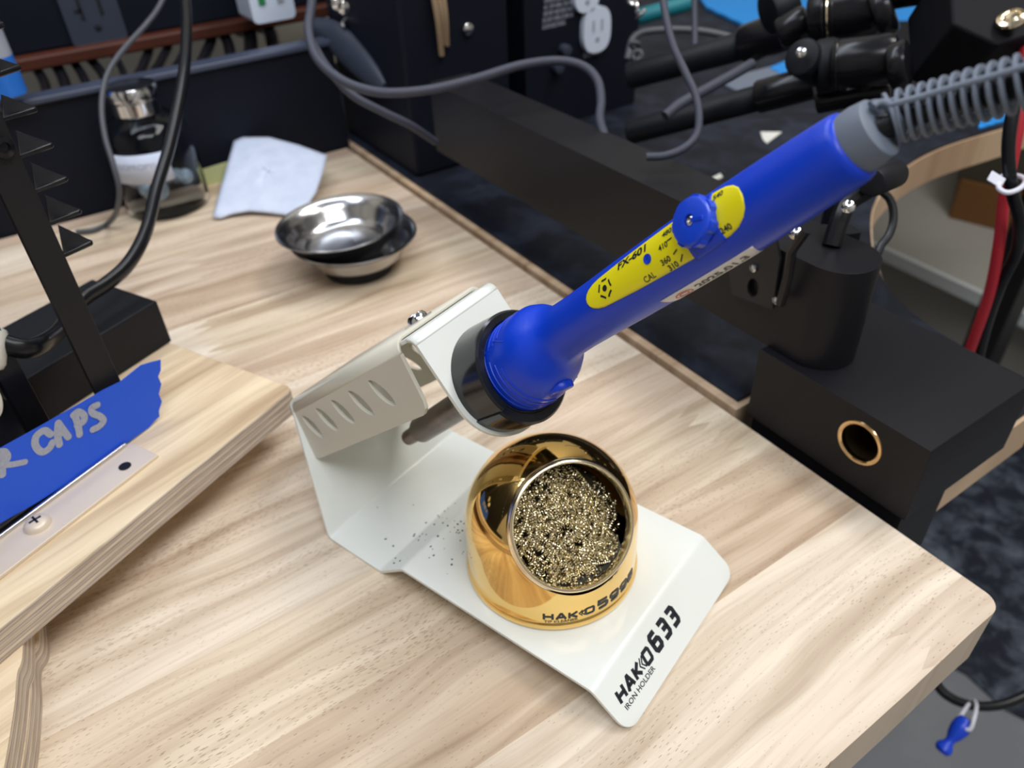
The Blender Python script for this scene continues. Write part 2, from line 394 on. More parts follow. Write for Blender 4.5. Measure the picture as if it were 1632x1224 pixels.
def subdiv(pts, step):
    out = [pts[0]]
    for a, b in zip(pts, pts[1:]):
        L = math.dist(a, b); k = max(1, int(L/step))
        for i in range(1, k+1): out.append((a[0]+(b[0]-a[0])*i/k, a[1]+(b[1]-a[1])*i/k))
    return out
def block_text(mb, txt, x, y, h, wd, place, z=0.05, slant=0.0, sx=1.0, gap=0.22, step=0.6):
    for ch in txt:
        if ch == ' ': x += h*0.4; continue
        wch, ls = STROKES[ch]
        for l in ls:
            q = [(x+(p[0]*sx+p[1]*slant)*h, y+p[1]*h) for p in l]
            stroke_poly(mb, subdiv(q, step), wd, place, z)
        x += (wch*sx+gap)*h
    return x
def font_text(mb, txt, x, y, h, place, z=0.05, bold=0.0, slant=0.0, width=None, cx=False):
    cu = bpy.data.curves.new('t', 'FONT'); cu.body = txt; cu.size = 1.0; cu.offset = bold; cu.shear = slant; cu.resolution_u = 3
    ob = bpy.data.objects.new('t', cu); col.objects.link(ob)
    dg = bpy.context.evaluated_depsgraph_get(); me = bpy.data.meshes.new_from_object(ob.evaluated_get(dg))
    bm = bmesh.new(); bm.from_mesh(me); bmesh.ops.triangulate(bm, faces=bm.faces)
    vs = [(v.co.x, v.co.y) for v in bm.verts]; fs = [tuple(v.index for v in f.verts) for f in bm.faces]; bm.free()
    xs = [v[0] for v in vs]; x0, x1 = min(xs), max(xs)
    k = h/0.70; kx = (width/(x1-x0)) if width else k
    if cx: x -= kx*(x1-x0)/2
    mb.add([place(x+(v[0]-x0)*kx, y+v[1]*k, z) for v in vs], fs)
    bpy.data.objects.remove(ob); bpy.data.curves.remove(cu); bpy.data.meshes.remove(me)

# ============================================================ THE SETTING
fl = MB().box(-1500, 2200, -1200, 1150, -760, -740); struct(build('floor', fl, 'floor', smooth=0))
wl = MB().box(-1500, 2200, 1000, 1020, -740, 1900); struct(build('wall_back', wl, 'wall', smooth=0))
wr = MB().box(2180, 2200, -1200, 1000, -740, 1900); struct(build('wall_right', wr, 'wall', smooth=0))
wl2 = MB().box(-1500, -1480, -1200, 1000, -740, 1900); struct(build('wall_left', wl2, 'wall', smooth=0))
wf = MB().box(-1500, 2200, -1220, -1200, -740, 1900); struct(build('wall_front', wf, 'wall', smooth=0))
cl = MB().box(-1500, 2200, -1200, 1000, 1900, 1920); struct(build('ceiling', cl, 'ceiling', smooth=0))

# ============================================================ WORKBENCH TOP
t = thing('workbench', (-120, 370, 0-740), 'pale butcher-block workbench top carrying the iron stand', 'workbench')
pts = [(-620, 51), (150, 51), (201, 51.5), (240, 52.5)]
for i in range(9):
    a = math.radians(-90+90*i/8); pts.append((255+7.5*math.cos(a), 60+7.5*math.sin(a)))
pts += [(262, 688), (-620, 688)]
build('bench_top', MB().prism(pts, -32, 0), 'bench', t, bevel=1.6)
for lx, ly in ((-580, 90), (215, 100), (-580, 640), (215, 640)):
    build('leg', MB().box(lx-25, lx+25, ly-25, ly+25, -740, -32), 'blackpaint', t, bevel=2)

# second desk to the right, black mat, curved cut-out
t = thing('desk', (520, 500, -740), 'wooden desk with curved front edge right of the workbench', 'desk')
edge = smooth_path([(394,107.5,0),(402,116,0),(408,140,0),(413,180,0),(428,217,0),(452,246,0),(485,275,0),(530,305,0),(590,329,0),(670,340,0),(782,330,0),(960,318,0),(1150,316,0)], 8)
edge = [(p[0], p[1]) for p in edge]
left = [(1150, 960), (266.5, 960), (266.5, 200), (306, 200), (306, 107)]
build('desk_top', MB().prism(edge+left, -27, 1.0), 'desk_edge', t, bevel=1.2)
for lx, ly in ((340, 860), (1090, 860), (1090, 400), (340, 320)):
    build('leg', MB().box(lx-22, lx+22, ly-22, ly+22, -740, -27), 'blackpaint', t, bevel=2)
matp = [(p[0]+(-1.5 if i < 20 else 0), p[1]+2.0) for i, p in enumerate(edge)]
matp = matp+[(1150, 950), (272, 950), (272, 204), (308, 204), (308, 109)]
tag(build('desk_mat', MB().prism(matp, 1.0, 3.0), 'matblack', smooth=0, bevel=0.5), 'black marbled rubber mat covering the right-hand desk', 'desk mat')

# ============================================================ IRON HOLDER
an = math.radians(18.8)
VV = V3(math.cos(an), math.sin(an), 0); UU = V3(math.sin(an), -math.cos(an), 0); ZZ = V3(0,0,1)
sl = math.radians(39.6)
DD = math.cos(sl)*UU+math.sin(sl)*ZZ; WW = math.sin(sl)*UU-math.cos(sl)*ZZ
UVZ = lambda u, v, z: u*UU+v*VV+z*ZZ
T0 = UVZ(-166.0, 151.0, 118.5)
TVW = lambda t_, v, w_: T0+t_*DD+(v-151)*VV+w_*WW
hold = thing('iron_holder', UVZ(-140, 173.3, 0), 'cream sheet-metal soldering iron holder with folded base, on the workbench', 'iron holder')
# profile (u,z) of the strip, from the front lip to the top bend, with half-widths
c0 = 173.3
HT = 20.0
prof = [(-59.5, 0.8, 43.8), (-75.5, 13.0, 43.8), (-168.5, 13.0, 43.8), (-183.0, 0.8, 43.8), (-216.5, 0.8, 43.8), (-252.6, 49.5, 22.6), (-166.0-3.0*math.cos(sl)+0.1, 118.5-3.0*math.sin(sl), 21.0)]
def arc_profile(pr, rs):
    out = []
    for i, (u, z, h) in enumerate(pr):
        if i in (0, len(pr)-1): out.append((u, z, h)); continue
        p = V3(u, z); a = V3(*pr[i-1][:2]); b = V3(*pr[i+1][:2]); r = rs[i]
        d0 = unit(a-p); d1 = unit(b-p); th = math.acos(np.clip(np.dot(d0, d1), -1, 1)); L = r/math.tan(th/2)
        ha = h+(pr[i-1][2]-h)*L/np.linalg.norm(a-p); hb = h+(pr[i+1][2]-h)*L/np.linalg.norm(b-p)
        q0, q1 = p+d0*L, p+d1*L
        for k in range(9):
            s_ = k/8; q = (1-s_)**2*q0+2*s_*(1-s_)*p+s_*s_*q1; hh = ha*(1-s_)+hb*s_ if s_ < .5 else ha*(1-s_)+hb*s_
            out.append((q[0], q[1], hh))
    return out
pr = arc_profile(prof, [0, 5, 4, 4, 3.5, 4, 0])
# rounded corners at the lip
d = unit(V3(prof[1][0]-prof[0][0], prof[1][1]-prof[0][1])); lip = []
for k in range(9):
    a = math.radians(90*k/8); lip.append((prof[0][0]+d[0]*6*(1-math.cos(a)) , prof[0][1]+d[1]*6*(1-math.cos(a)), 43.8-6*(1-math.sin(a))))
pr = lip+pr[1:]
rows = []
for (u, z, h) in pr: rows.append([UVZ(u, c0+h*f, z) for f in np.linspace(-1, 1, 9)])
mb = MB().grid(rows); build('folded_strip', mb, 'enamel', hold, smooth=50, solid=1.5, bevel=0.35)
# holder plate with hole and top bend
def PLX(v, w_, z): return TVW(z, v, w_)
out = [(151, 3.2), (196.4, 3.2)]
out = [(196.4, 3.1)]+[(173.7+22.7*math.cos(math.radians(a)), 29.5+22.7*math.sin(math.radians(a))) for a in range(0, 181, 6)]+[(151, 3.1)]
hole = [(173.7+16.0*math.cos(2*PI*i/48), 29.5+16.0*math.sin(2*PI*i/48)) for i in range(48)]
build('socket_plate', MB().prism(out, -0.8, 0.8, xf=PLX, holes=[hole]), 'enamel', hold)
rows = []
for k in range(9):
    a = math.radians(90*k/8); t_, w_ = -3.2+3.2*math.sin(a), 3.2-3.2*math.cos(a)
    rows.append([TVW(t_, v, w_) for v in np.linspace(151, 196.4, 9)])
build('top_bend', MB().grid(rows), 'enamel', hold, smooth=60, solid=1.6)
# tip guard: channel with slotted near flange
def splay(w_, sgn, v): return v+sgn*4.5*max(w_, 0)/27.0
def flange(sgn, v):
    ol = [(-113, 3.0), (-9, 3.0), (-8.6, 21.0), (-9.6, 24.0), (-12.5, 25.8), (-108, 26.2), (-111.5, 24.8), (-113, 21.5)]
    hs = []
    for tt in (-37.5, -55.5, -72.5, -89.0, -105.0):
        a0 = V3(tt, 5.6); a1 = V3(tt+11.0, 18.6); dd = unit(a1-a0); nn = V3(-dd[1], dd[0]); L = np.linalg.norm(a1-a0); h_ = []
        for i in range(12): s_ = i/12; h_.append(tuple(a0+dd*L*s_+nn*2.9*math.sin(PI*min(1, s_*1.0))**0.6))
        for i in range(12): s_ = 1-i/12; h_.append(tuple(a0+dd*L*s_-nn*2.9*math.sin(PI*min(1, s_*1.0))**0.6))
        hs.append(h_)
    xf = lambda a, b, c: TVW(a, splay(b, sgn, v)+c, b)
    m_ = MB().prism(ol, -0.8, 0.8, xf=xf, holes=hs)
    # rolled top edge
    rr = []
    for k in range(9):
        a = math.radians(90*k/8); rr.append([TVW(t_, v-sgn*0-sgn*(3.4-3.4*math.cos(a)) , 3.0-3.4*math.sin(a)) for t_ in (-113, -60, -9)])
    return m_, rr
for sgn, v in ((-1, 150.6), (1, 196.8)):
    m_, rr = flange(sgn, v)
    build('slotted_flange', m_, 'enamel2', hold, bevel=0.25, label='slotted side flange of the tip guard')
sec = []
for k in range(9):
    a = math.radians(90*k/8); sec.append((150.1+4.2*(1-math.cos(a)), 3.2-5.2*math.sin(a)))
sec += [(160, -2.0), (187, -2.0)]+[(347.4-p[0], p[1]) for p in reversed(sec)]
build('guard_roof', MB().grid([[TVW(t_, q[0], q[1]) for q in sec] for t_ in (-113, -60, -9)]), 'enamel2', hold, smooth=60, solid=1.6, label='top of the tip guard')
# fixing screw on the top
sp_ = TVW(-21.5, 173, -2.8)
build('fixing_screw', MB().lathe([(6.2, 0), (6.2, 0.6), (4.3, 0.7), (4.2, 1.8), (3.3, 3.0), (1.4, 3.3), (1.3, 2.2), (0.01, 2.2)], sp_, -WW, seg=32, cap0=True), 'chrome', hold, label='domed steel screw on the holder top')
# black socket ring with notch
rc = TVW(0.8, 173.7, 29.5)
eV = VV; ring = MB()
def ringsec(a0, a1, R, Ri, h, n=60, base=0.0):
    rows = []
    pr_ = [(Ri+1.5, base), (R, base), (R, h-0.8), (R-0.8, h), (Ri+0.5, h), (Ri, h-0.5), (Ri, base)]
    for i in range(n+1):
        a = math.radians(a0+(a1-a0)*i/n); d_ = VV*math.cos(a)+WW*math.sin(a)
        rows.append([rc+d_*r_+DD*h_ for r_, h_ in pr_])
    ring.grid(rows); 
    for rr in (rows[0], rows[-1]): ring.add(rr, [tuple(range(len(rr)))])
ringsec(158, 360+52, 20.6, 17.0, 16.4); ringsec(52, 158, 21.3, 17.0, 15.0, 30)
build('socket_ring', ring, 'blackplastic', hold, smooth=40)
build('socket_liner', MB().lathe([(17.3, 0), (17.3, 15.0), (16.9, 15.2), (15.3, 6), (14.8, 0)], rc, DD, seg=64), 'blackmatte', hold)
# printing on the lip
pl0 = V3(prof[1][0], prof[1][1]); pl1 = V3(prof[0][0], prof[0][1]); dl = unit(pl1-pl0); nl = V3(-dl[1], dl[0]); nl = nl if nl[1] > 0 else -nl
def LIP(x, y, z, sh_=0.6):   # x along v from near side, y up towards the bend
    q = pl0+dl*(20.3-y+sh_)+nl*(0.75+z); return UVZ(q[0], c0-43.8+x, q[1])
tx = MB()
xe = block_text(tx, 'HAK', 6.0, 9.4, 4.3, 1.45, LIP, 0.04, 0.22, 1.0, 0.36, 9)
for dx in (0.0, 1.35):
    stroke_poly(tx, [(xe-0.9+dx+2.0, 13.7), (xe-0.9+dx, 11.5), (xe-0.9+dx+1.1, 9.4)], 0.6, LIP, 0.04)
xe = block_text(tx, 'O', xe+2.1, 9.4, 4.3, 1.45, LIP, 0.04, 0.22, 0.95, 0.36, 9)
block_text(tx, '633', xe+1.6, 9.2, 6.0, 1.95, LIP, 0.04, 0.12, 0.80, 0.40, 9)
font_text(tx, 'IRON HOLDER', 5.8, 6.2, 1.9, LIP, 0.04, 0.02, 0, 20.5)
build('printed_text', tx, 'ink', hold, smooth=0, fixn=False, label='black HAKKO 633 IRON HOLDER printing')
# solder specks on the base
spk = MB(); rs = random.Random(3)
for i in range(95):
    u = -150+rs.gauss(-14, 13); v = 173+rs.gauss(-16, 13)
    if not(-212 < u < -90 and 133 < v < 212): continue
    if u > -152 and (u+121)**2+(v-170.3)**2 < 36**2: continue
    z = 13.8 if u > -168 else (1.6 if u < -184 else 1.6+(u+184)/16*12.2)
    r = rs.uniform(0.18, 0.62); a = rs.uniform(0, 6.3)
    vs = [UVZ(u+r*rs.uniform(.6, 1.3)*math.cos(a+k*1.05), v+r*rs.uniform(.6, 1.3)*math.sin(a+k*1.05), z+0.02) for k in range(6)]+[UVZ(u, v, z+r*0.7)]
    spk.add(vs, [(k, (k+1) % 6, 6) for k in range(6)])
o = build('solder_specks', spk, 'speck'); tag(o, 'tiny dark solder specks scattered on the holder base', 'specks'); o['kind'] = 'stuff'

# ============================================================ SOLDERING IRON
A0 = TVW(16, 173.7, 29.5); TIP = TVW(-79.5, 173.4, 37.5); END = TVW(151, 174.5, 12.5)
AX = unit(END-TIP)
E1 = CAM-(A0+60*AX); E1 = unit(E1-AX*np.dot(E1, AX)); E2 = np.cross(AX, E1)
iron = thing('soldering_iron', TIP, 'blue-handled soldering iron resting tip down in the cream holder', 'soldering iron')
IA = lambda s_: A0+AX*s_
def offs(h):      # the grip sits a little off the heater axis
    t_ = min(max((h-4)/20.0, 0), 1); return -2.0*t_*t_*(3-2*t_)
RP = [(-3,16.0),(-2.2,16.4),(8,16.3),(13,15.8),(16.5,15.0),(19.5,13.6),(22,11.9),(24,10.6),(26,9.8),(29,9.25),(36,9.1),(48,9.2),(60,9.45),(80,9.7),(100,9.7),(115,9.3),(125,8.9),(131,8.6),(134,8.4),(135.3,8.0),(136,7.2),(136.1,6.0)]
def rad(s_):
    return float(np.interp(s_, [p[0] for p in RP], [p[1] for p in RP]))
HP = []
for a, b in zip(RP, RP[1:]):
    k = max(1, int((b[0]-a[0])/2.5))
    for i in range(k): HP.append((a[1]+(b[1]-a[1])*i/k, a[0]+(b[0]-a[0])*i/k))
HP.append((RP[-1][1], RP[-1][0]))
HP = [(0.5, -3)]+HP+[(0.5, 136.2)]
build('handle', MB().lathe(HP, A0, AX, E1, 96, off=offs), 'blue', iron, smooth=40)
def HS(s_, arc, z, ph0=-25.0):      # point on the grip: s along, arc upward from the plate centre line
    s_ = s_+6; r = rad(s_); ph = math.radians(ph0)-arc/r
    return IA(s_)+E1*((r+z)*math.cos(ph))+E2*((r+z)*math.sin(ph)+offs(s_))
# ribs around the cup
rb = MB()
for sg, a0, a1 in ((1.0, -150, 150), (3.6, -125, -40), (3.6, -25, 95), (6.2, -122, -42), (6.2, -18, 88), (8.8, -10, 80), (8.8,-118,-48)):
    path = [IA(sg)+E1*((rad(sg)-0.02)*math.cos(math.radians(a)))+E2*((rad(sg)-0.02)*math.sin(math.radians(a))+offs(sg)) for a in np.linspace(a0, a1, 48)]
    rb.tube(path, 0.32, 8)
for st_, e_ in ((-33, -1), (112, 1)):
    c_ = st_; path = [IA(sg)+E1*((rad(sg)-0.02)*math.cos(math.radians(c_+e_*1.2*(12.5-abs(sg-7)*1.6))))+E2*((rad(sg)-0.02)*math.sin(math.radians(c_+e_*1.2*(12.5-abs(sg-7)*1.6)))+offs(sg)) for sg in np.linspace(1, 13.5, 16)]
    rb.tube(path, 0.32, 8)
build('cup_ribs', rb, 'blue', iron)
# small tab at the lower side of the cup
build('lock_tab', MB().rod(HS(8.5, -27.5, -2.4), HS(8.5, -27.5, 0.5), 4.6, 40, b=0.7), 'blue', iron)
# yellow plate
hw = [(45,0.6),(45.6,1.9),(46.6,2.9),(48.5,3.9),(51,4.5),(56,4.9),(65,5.6),(75,6.1),(85,6.5),(93,6.7),(98,6.5),(101,5.8),(103.5,4.4),(105,2.8),(105.7,0.6)]
rows = []
for a, b in zip(hw, hw[1:]):
    k = max(1, int((b[0]-a[0])/2))
    for i in range(k):
        s_ = a[0]+(b[0]-a[0])*i/k; h_ = a[1]+(b[1]-a[1])*i/k; rows.append([HS(s_, h_*f, 0.12) for f in np.linspace(-1, 1, 15)])
rows.append([HS(105.7, 0.6*f, 0.12) for f in np.linspace(-1, 1, 15)])
# blue ground around the dial cuts the plate
build('dial_plate', MB().grid(rows), 'yellow', iron, smooth=60, solid=0.15, label='yellow dial plate')
rows = []
for i in range(13):
    s_ = 86.0+10.6*i/12; rows.append([HS(s_, -7.4+15.0*j/14+(s_-88)*0.05, 0.24) for j in range(15)])
bl = MB().grid(rows)
build('dial_recess', bl, 'blue', iron, smooth=60, solid=0.1)
kc = HS(91.4, 0.8, 0.2); kn = unit(HS(91.4, 0.8, 5)-HS(91.4, 0.8, 0))
ks = unit(AX-kn*np.dot(AX, kn)); kt = np.cross(kn, ks)
kn_out = []
for i in range(96):
    a = 2*PI*i/96; r = 6.45+0.3*math.copysign(min(1, abs(math.sin(7*a))*2.5), math.sin(7*a)); kn_out.append((r*math.cos(a), r*math.sin(a)))
KX = lambda x, y, z: kc+ks*x+kt*y+kn*z
kcirc = [(1.3*math.cos(2*PI*i/24), 1.3*math.sin(2*PI*i/24)) for i in range(24)]
kb = MB().prism(kn_out, -0.5, 2.0, xf=KX)
kb.lathe([(6.3, 1.9), (6.0, 2.6), (5.4, 2.9), (1.6, 3.0), (1.5, 1.9), (0.1, 1.9)], kc, kn, ks, 48)
knob = build('dial_knob', kb, 'knobblue', iron, smooth=30, bevel=0.15, label='scalloped blue temperature dial')
build('dial_pointer', MB().frame_box(KX(2.8*math.cos(-0.35), 2.8*math.sin(-0.35), 3.0), (ks*math.cos(-0.35)+kt*math.sin(-0.35), kt*math.cos(-0.35)-ks*math.sin(-0.35), kn), (1.9, 0.6, 0.22)), 'blue', knob, bevel=0.15)
build('dial_screw', MB().lathe([(1.2, 1.9), (1.2, 2.7), (0.9, 2.9), (0.4, 2.8), (0.01, 2.5)], kc, kn, seg=20), 'steel', knob, label='steel screw at the dial centre')
tx = MB(); HP2 = lambda x, y, z: HS(x, y, z)
font_text(tx, 'FX-601', 60.5, 2.6, 2.3, HP2, 0.28, 0.035, 0.0, 12.0)
font_text(tx, 'CAL', 68.6, -5.2, 1.7, HP2, 0.28, 0.012, 0.0, 4.3)
font_text(tx, '480', 79.0, 3.0, 1.55, HP2, 0.28, 0.025, 0.0, 3.6)
font_text(tx, '410', 77.2, -0.1, 1.55, HP2, 0.28, 0.025, 0.0, 3.4)
font_text(tx, '360', 76.4, -3.8, 1.55, HP2, 0.28, 0.025, 0.0, 3.4)
font_text(tx, '310', 77.6, -6.0, 1.55, HP2, 0.28, 0.025, 0.0, 3.4)
font_text(tx, '240', 96.4, -5.2, 1.55, HP2, 0.28, 0.025, 0.0, 3.4)
font_text(tx, '540', 97.2, 3.6, 1.55, HP2, 0.28, 0.025, 0.0, 3.2)
for a, b in (((81.2,-2.8),(82.9,-2.2)), ((82.0,-5.4),(83.7,-4.0)), ((80.6,1.2),(82.4,1.3))): stroke_poly(tx, [a, b], 0.4, HP2, 0.28)
tx.add([HS(54+0.95*math.cos(2*PI*i/20), 0.1+0.95*math.sin(2*PI*i/20), 0.28) for i in range(20)], [tuple(range(20))])
for k in range(5):
    a = 2*PI*k/5+0.25; p = [(54+2.8*math.cos(a+q), 0.1+2.8*math.sin(a+q)) for q in (-0.42, -0.14, 0.14, 0.42)]
    p = [(54+(x-54)*(1.0 if i in (0, 3) else 0.90), 0.1+(y-0.1)*(1.0 if i in (0, 3) else 0.90)) for i, (x, y) in enumerate(p)]
    stroke_poly(tx, p, 0.62, HP2, 0.28)
build('printed_text', tx, 'ink', iron, smooth=0, fixn=False, label='black FX-601, CAL and temperature printing')
ch = MB().lathe([(1.45, 0.15), (1.4, 0.38), (0.9, 0.34), (0.75, 0.24), (0.01, 0.24)], HS(72.6, 0.1, 0), unit(HS(72.6, 0.1, 5)-HS(72.6, 0.1, 0)), seg=28)
build('calibration_hole', ch, 'blue', iron)
# date label along the lower side
rows = []
for i in range(25):
    f = i/24; r_ = []
    for j in range(11):
        g = j/10; s_ = 66.5+3.0*(1-g)*0+f*33+(1-2*f)*0+(g-0.0)*3.0*(1-2*f)*1.0; r_.append(HS(s_, -(g*9.5), 0.12, 49.0-0.22*(f*33-16)*0))
    rows.append(r_)
lab = build('date_label', MB().grid(rows), 'white', iron, smooth=60, solid=0.1, label='white date sticker')
tx = MB(); LP = lambda x, y, z: HS(x-2.5, y, z, 49.0)
font_text(tx, '2025.01.3', 80.2, -3.9, 2.3, LP, 0.25, 0.03, 0.0, 18.0)
build('label_text', tx, 'ink', lab, smooth=0, fixn=False)
tx = MB()
for rr_ in (2.0, 1.1):
    stroke_poly(tx, [(75.6+1.4*rr_*math.cos(a), -2.9+rr_*0.8*math.sin(a)) for a in np.linspace(0, 2*PI, 28)], 0.42, LP, 0.25)
build('label_ring', tx, 'red', lab, smooth=0, fixn=False, label='red round mark')
# heater tube and nozzle
build('heater_tube', MB().lathe([(7.0, -82+62), (7.0, -40), (6.6, -42), (5.9, -44), (5.9, -82), (5.2, -83.5), (3.9, -84)], A0, AX, seg=48, cap0=True, cap1=True), 'steelbrown', iron)
build('nozzle', MB().lathe([(3.9, -83.5), (3.6, -90), (3.7, -91), (3.5, -95.5), (2.6, -96.4), (0.01, -96.5)], A0, AX, seg=40), 'steelbrown', iron)
build('heater_collar', MB().lathe([(12.5, -3), (12.5, -9), (9.5, -14), (8.0, -20), (7.0, -22)], A0, AX, seg=48), 'steelbrown', iron)
# strain relief
coll = MB().lathe([(6.2, 135.5), (7.2, 135.8), (7.25, 138.5), (6.7, 141.6), (6.1, 142), (0.5, 142)], A0, AX, E1, 64, off=lambda h: -2.2)
build('relief_collar', coll, 'greyrubber', iron)
p0 = A0+AX*141+E2*-2.2
ctrl = [p0, PQ(1419, 190, 164), PQ(1485, 172, 159), PQ(1545, 155, 154), PQ(1594, 142, 150), PQ(1650, 125, 146), PQ(1740, 92, 142)]
cp = smooth_path(ctrl, 12)
dist = [0]
for a, b in zip(cp, cp[1:]): dist.append(dist[-1]+np.linalg.norm(b-a))
def at(dd_):
    q = V3(*[np.interp(dd_, dist, [p[i] for p in cp]) for i in range(3)])
    q2 = V3(*[np.interp(dd_+1.5, dist, [p[i] for p in cp]) for i in range(3)]); q1 = V3(*[np.interp(dd_-1.5, dist, [p[i] for p in cp]) for i in range(3)])
    return q, unit(q2-q1)
rel = MB(); dd_ = 1.9
while dd_ < dist[-1]-3:
    c_, a_ = at(dd_); R_ = 5.75-0.004*dd_
    e1_ = unit(E1-a_*np.dot(E1, a_))
    rel.lathe([(R_-1.6, -0.42), (R_-0.1, -0.36), (R_, 0), (R_-0.1, 0.36), (R_-1.6, 0.42), (R_-1.6, -0.42)], c_, a_, e1_, 40)
    dd_ += 2.15
for ph in (-36, 144, 216):
    pth = []
    for dd2 in np.linspace(0, dist[-1]-3, 50):
        c_, a_ = at(dd2); e1_ = unit(E1-a_*np.dot(E1, a_)); e2_ = np.cross(a_, e1_)
        pth.append(c_+5.25*(e1_*math.cos(math.radians(ph))+e2_*math.sin(math.radians(ph))))
    rel.tube(pth, 0.8, 10)
build('strain_relief', rel, 'greyrubber', iron, smooth=40, label='ribbed grey strain relief')
e_ = cp[-1]; cpl = smooth_path([cp[0], cp[len(cp)//3], cp[2*len(cp)//3], e_, e_+V3(38,-16,6), e_+V3(100,-50,14), e_+V3(180,-110,0), e_+V3(240,-190,-60), e_+V3(270,-260,-160)], 12)
build('cord', MB().tube(cpl, 2.6, 16), 'cableblack', iron)

# ============================================================ TIP CLEANER
BC = UVZ(-121, 170.3, 13.8)
clean = thing('tip_cleaner', BC, 'gold dome tip cleaner filled with brass wool on the holder base', 'tip cleaner')
zc = 24.5; RB = 34.0
SC = BC+V3(0, 0, zc)
d_ = ray(911, 837); oc = CAM-SC; b_ = np.dot(oc, d_); RO = 24.5; hh = math.sqrt(RB**2-RO**2)
c_ = np.dot(oc, oc)-hh*hh; disc = b_*b_-c_
tt = -b_-math.sqrt(max(disc, 0)); OC = CAM+d_*tt; ON = unit(OC-SC)
bm = bmesh.new()
pf = [(31.5, 0), (34.4, 0), (35.0, 0.8), (35.0, 2.4), (34.6, 3.2), (34.0, 4.0), (34.2, 8), (34.2, 14), (34.15, 20)]
n = 40
pf += [(RB*math.cos(math.radians(a)), zc+RB*math.sin(math.radians(a))) for a in np.linspace(0, 89.7, n)]
tmp = MB().lathe(pf, BC, (0,0,1), seg=160)
me = bpy.data.meshes.new('shell'); me.from_pydata(tmp.v, [], tmp.f); bm.from_mesh(me)
bmesh.ops.recalc_face_normals(bm, faces=bm.faces)
bmesh.ops.bisect_plane(bm, geom=bm.verts[:]+bm.edges[:]+bm.faces[:], plane_co=Vector(OC-ON*0.3), plane_no=Vector(ON), clear_outer=True)
bm.verts.index_update()
tmp = MB(); tmp.add([tuple(v.co) for v in bm.verts], [tuple(v.index for v in f.verts) for f in bm.faces]); bm.free()
shell = build('dome_shell', tmp, 'gold', clean, smooth=50, solid=0.7); shell.modifiers['solid'].use_rim = False
rp = [(RO+1.9, -1.6), (RO+0.6, -0.3), (RO-0.2, 0.9), (RO-0.2, 1.7), (RO-0.7, 2.3), (RO-1.5, 2.3), (RO-1.9, 1.6), (RO-1.9, -2.2)]
build('opening_rim', MB().lathe(rp, OC, ON, seg=128), 'goldrim', clean, smooth=60)
build('foot', MB().lathe([(30, 0), (34.8, 0), (34.8, 0.8), (30, 0.8)], BC, (0,0,1), seg=96), 'gold', clean)
wl_ = MB(); oe1 = unit(np.cross(ON, (0,0,1))); oe2 = np.cross(ON, oe1)
rs = random.Random(11)
def wz(r): return -3.2+3.4*(1-(r/22.0)**2)
wc = -0.6*oe1
for i in range(420):
    r0 = 21.3*rs.random()**0.58; a0 = rs.uniform(0, 2*PI); x, y = r0*math.cos(a0), r0*math.sin(a0)
    hd = rs.uniform(0, 2*PI) if rs.random() < .5 else a0+PI/2+rs.gauss(0, .5); dep = rs.uniform(-4.2, 0.5)
    cr = rs.uniform(0.45, 0.8); pit = rs.uniform(0.9, 1.3); pth = []; ph = rs.uniform(0, 6.3); turn = rs.uniform(-0.012, 0.012)
    nst = rs.randint(50, 100)
    for k in range(nst):
        hd += turn+rs.gauss(0, 0.02); x += 0.15*math.cos(hd); y += 0.15*math.sin(hd); ph += 0.15/pit*2*PI
        rr_ = math.hypot(x, y)
        if rr_ > 22.4: hd += 0.25
        if rr_ > 23.2: x *= 0.98; y *= 0.98
        dUR = RC[:, 0]*0.55+RC[:, 1]*0.83; ur = float(np.dot(oe1*x+oe2*y, dUR))
        q = OC+oe1*(x-1.9*np.dot(dUR, oe1))+oe2*(y-1.9*np.dot(dUR, oe2))+ON*(wz(min(rr_, 22))-5.0*max(0, ur/22)**1.6+dep+0.25*math.sin(k*.06))
        sx = oe1*(-math.sin(hd))+oe2*math.cos(hd)
        pth.append(q+sx*cr*math.cos(ph)+ON*cr*math.sin(ph))
    wl_.tube(pth, 0.19, 4, cap=False)
o = build('brass_wool', wl_, 'wool', clean, smooth=60, fixn=False, label='curly brass wool filling'); o['kind'] = 'stuff'
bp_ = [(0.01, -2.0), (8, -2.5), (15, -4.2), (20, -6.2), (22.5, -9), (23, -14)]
build('wool_gap_shade', MB().lathe([(r, h-3.6) for r, h in bp_], OC, ON, seg=64), 'wooldark', clean)  # dark dome added behind the strands as shade in their gaps
def DOME(x, y, z):     # x: degrees from the camera side, y: height above the foot
    a = math.radians(-126+x); r = 34.58+z; return BC+V3(r*math.cos(a), r*math.sin(a), y)
tx = MB(); DX = lambda x, y, z: DOME(-5.0+x/34.2*57.3, 6.2+y, z)
xe = block_text(tx, 'HAK', 0, 0, 3.3, 0.95, DX, 0.1, 0, 1.15, 0.33, 0.6)
for dx in (0.0, 1.0): stroke_poly(tx, [(xe-0.6+dx+1.4, 3.3), (xe-0.6+dx, 1.65), (xe-0.6+dx+1.4, 0)], 0.4, DX, 0.1)
xe = block_text(tx, 'O', xe+2.1, 0, 3.3, 0.95, DX, 0.1, 0, 1.1, 0.33, 0.6)
block_text(tx, '599B', xe+0.9, 0, 4.5, 1.35, DX, 0.1, 0, 1.0, 0.38, 0.6)
font_text(tx, 'TIP CLEANER', 0.0, -1.9, 1.15, DX, 0.1, 0.02, 0, 13.0)
build('printed_text', tx, 'ink', clean, smooth=0, fixn=False, label='black HAKKO 599B TIP CLEANER printing')

exec_parts = True
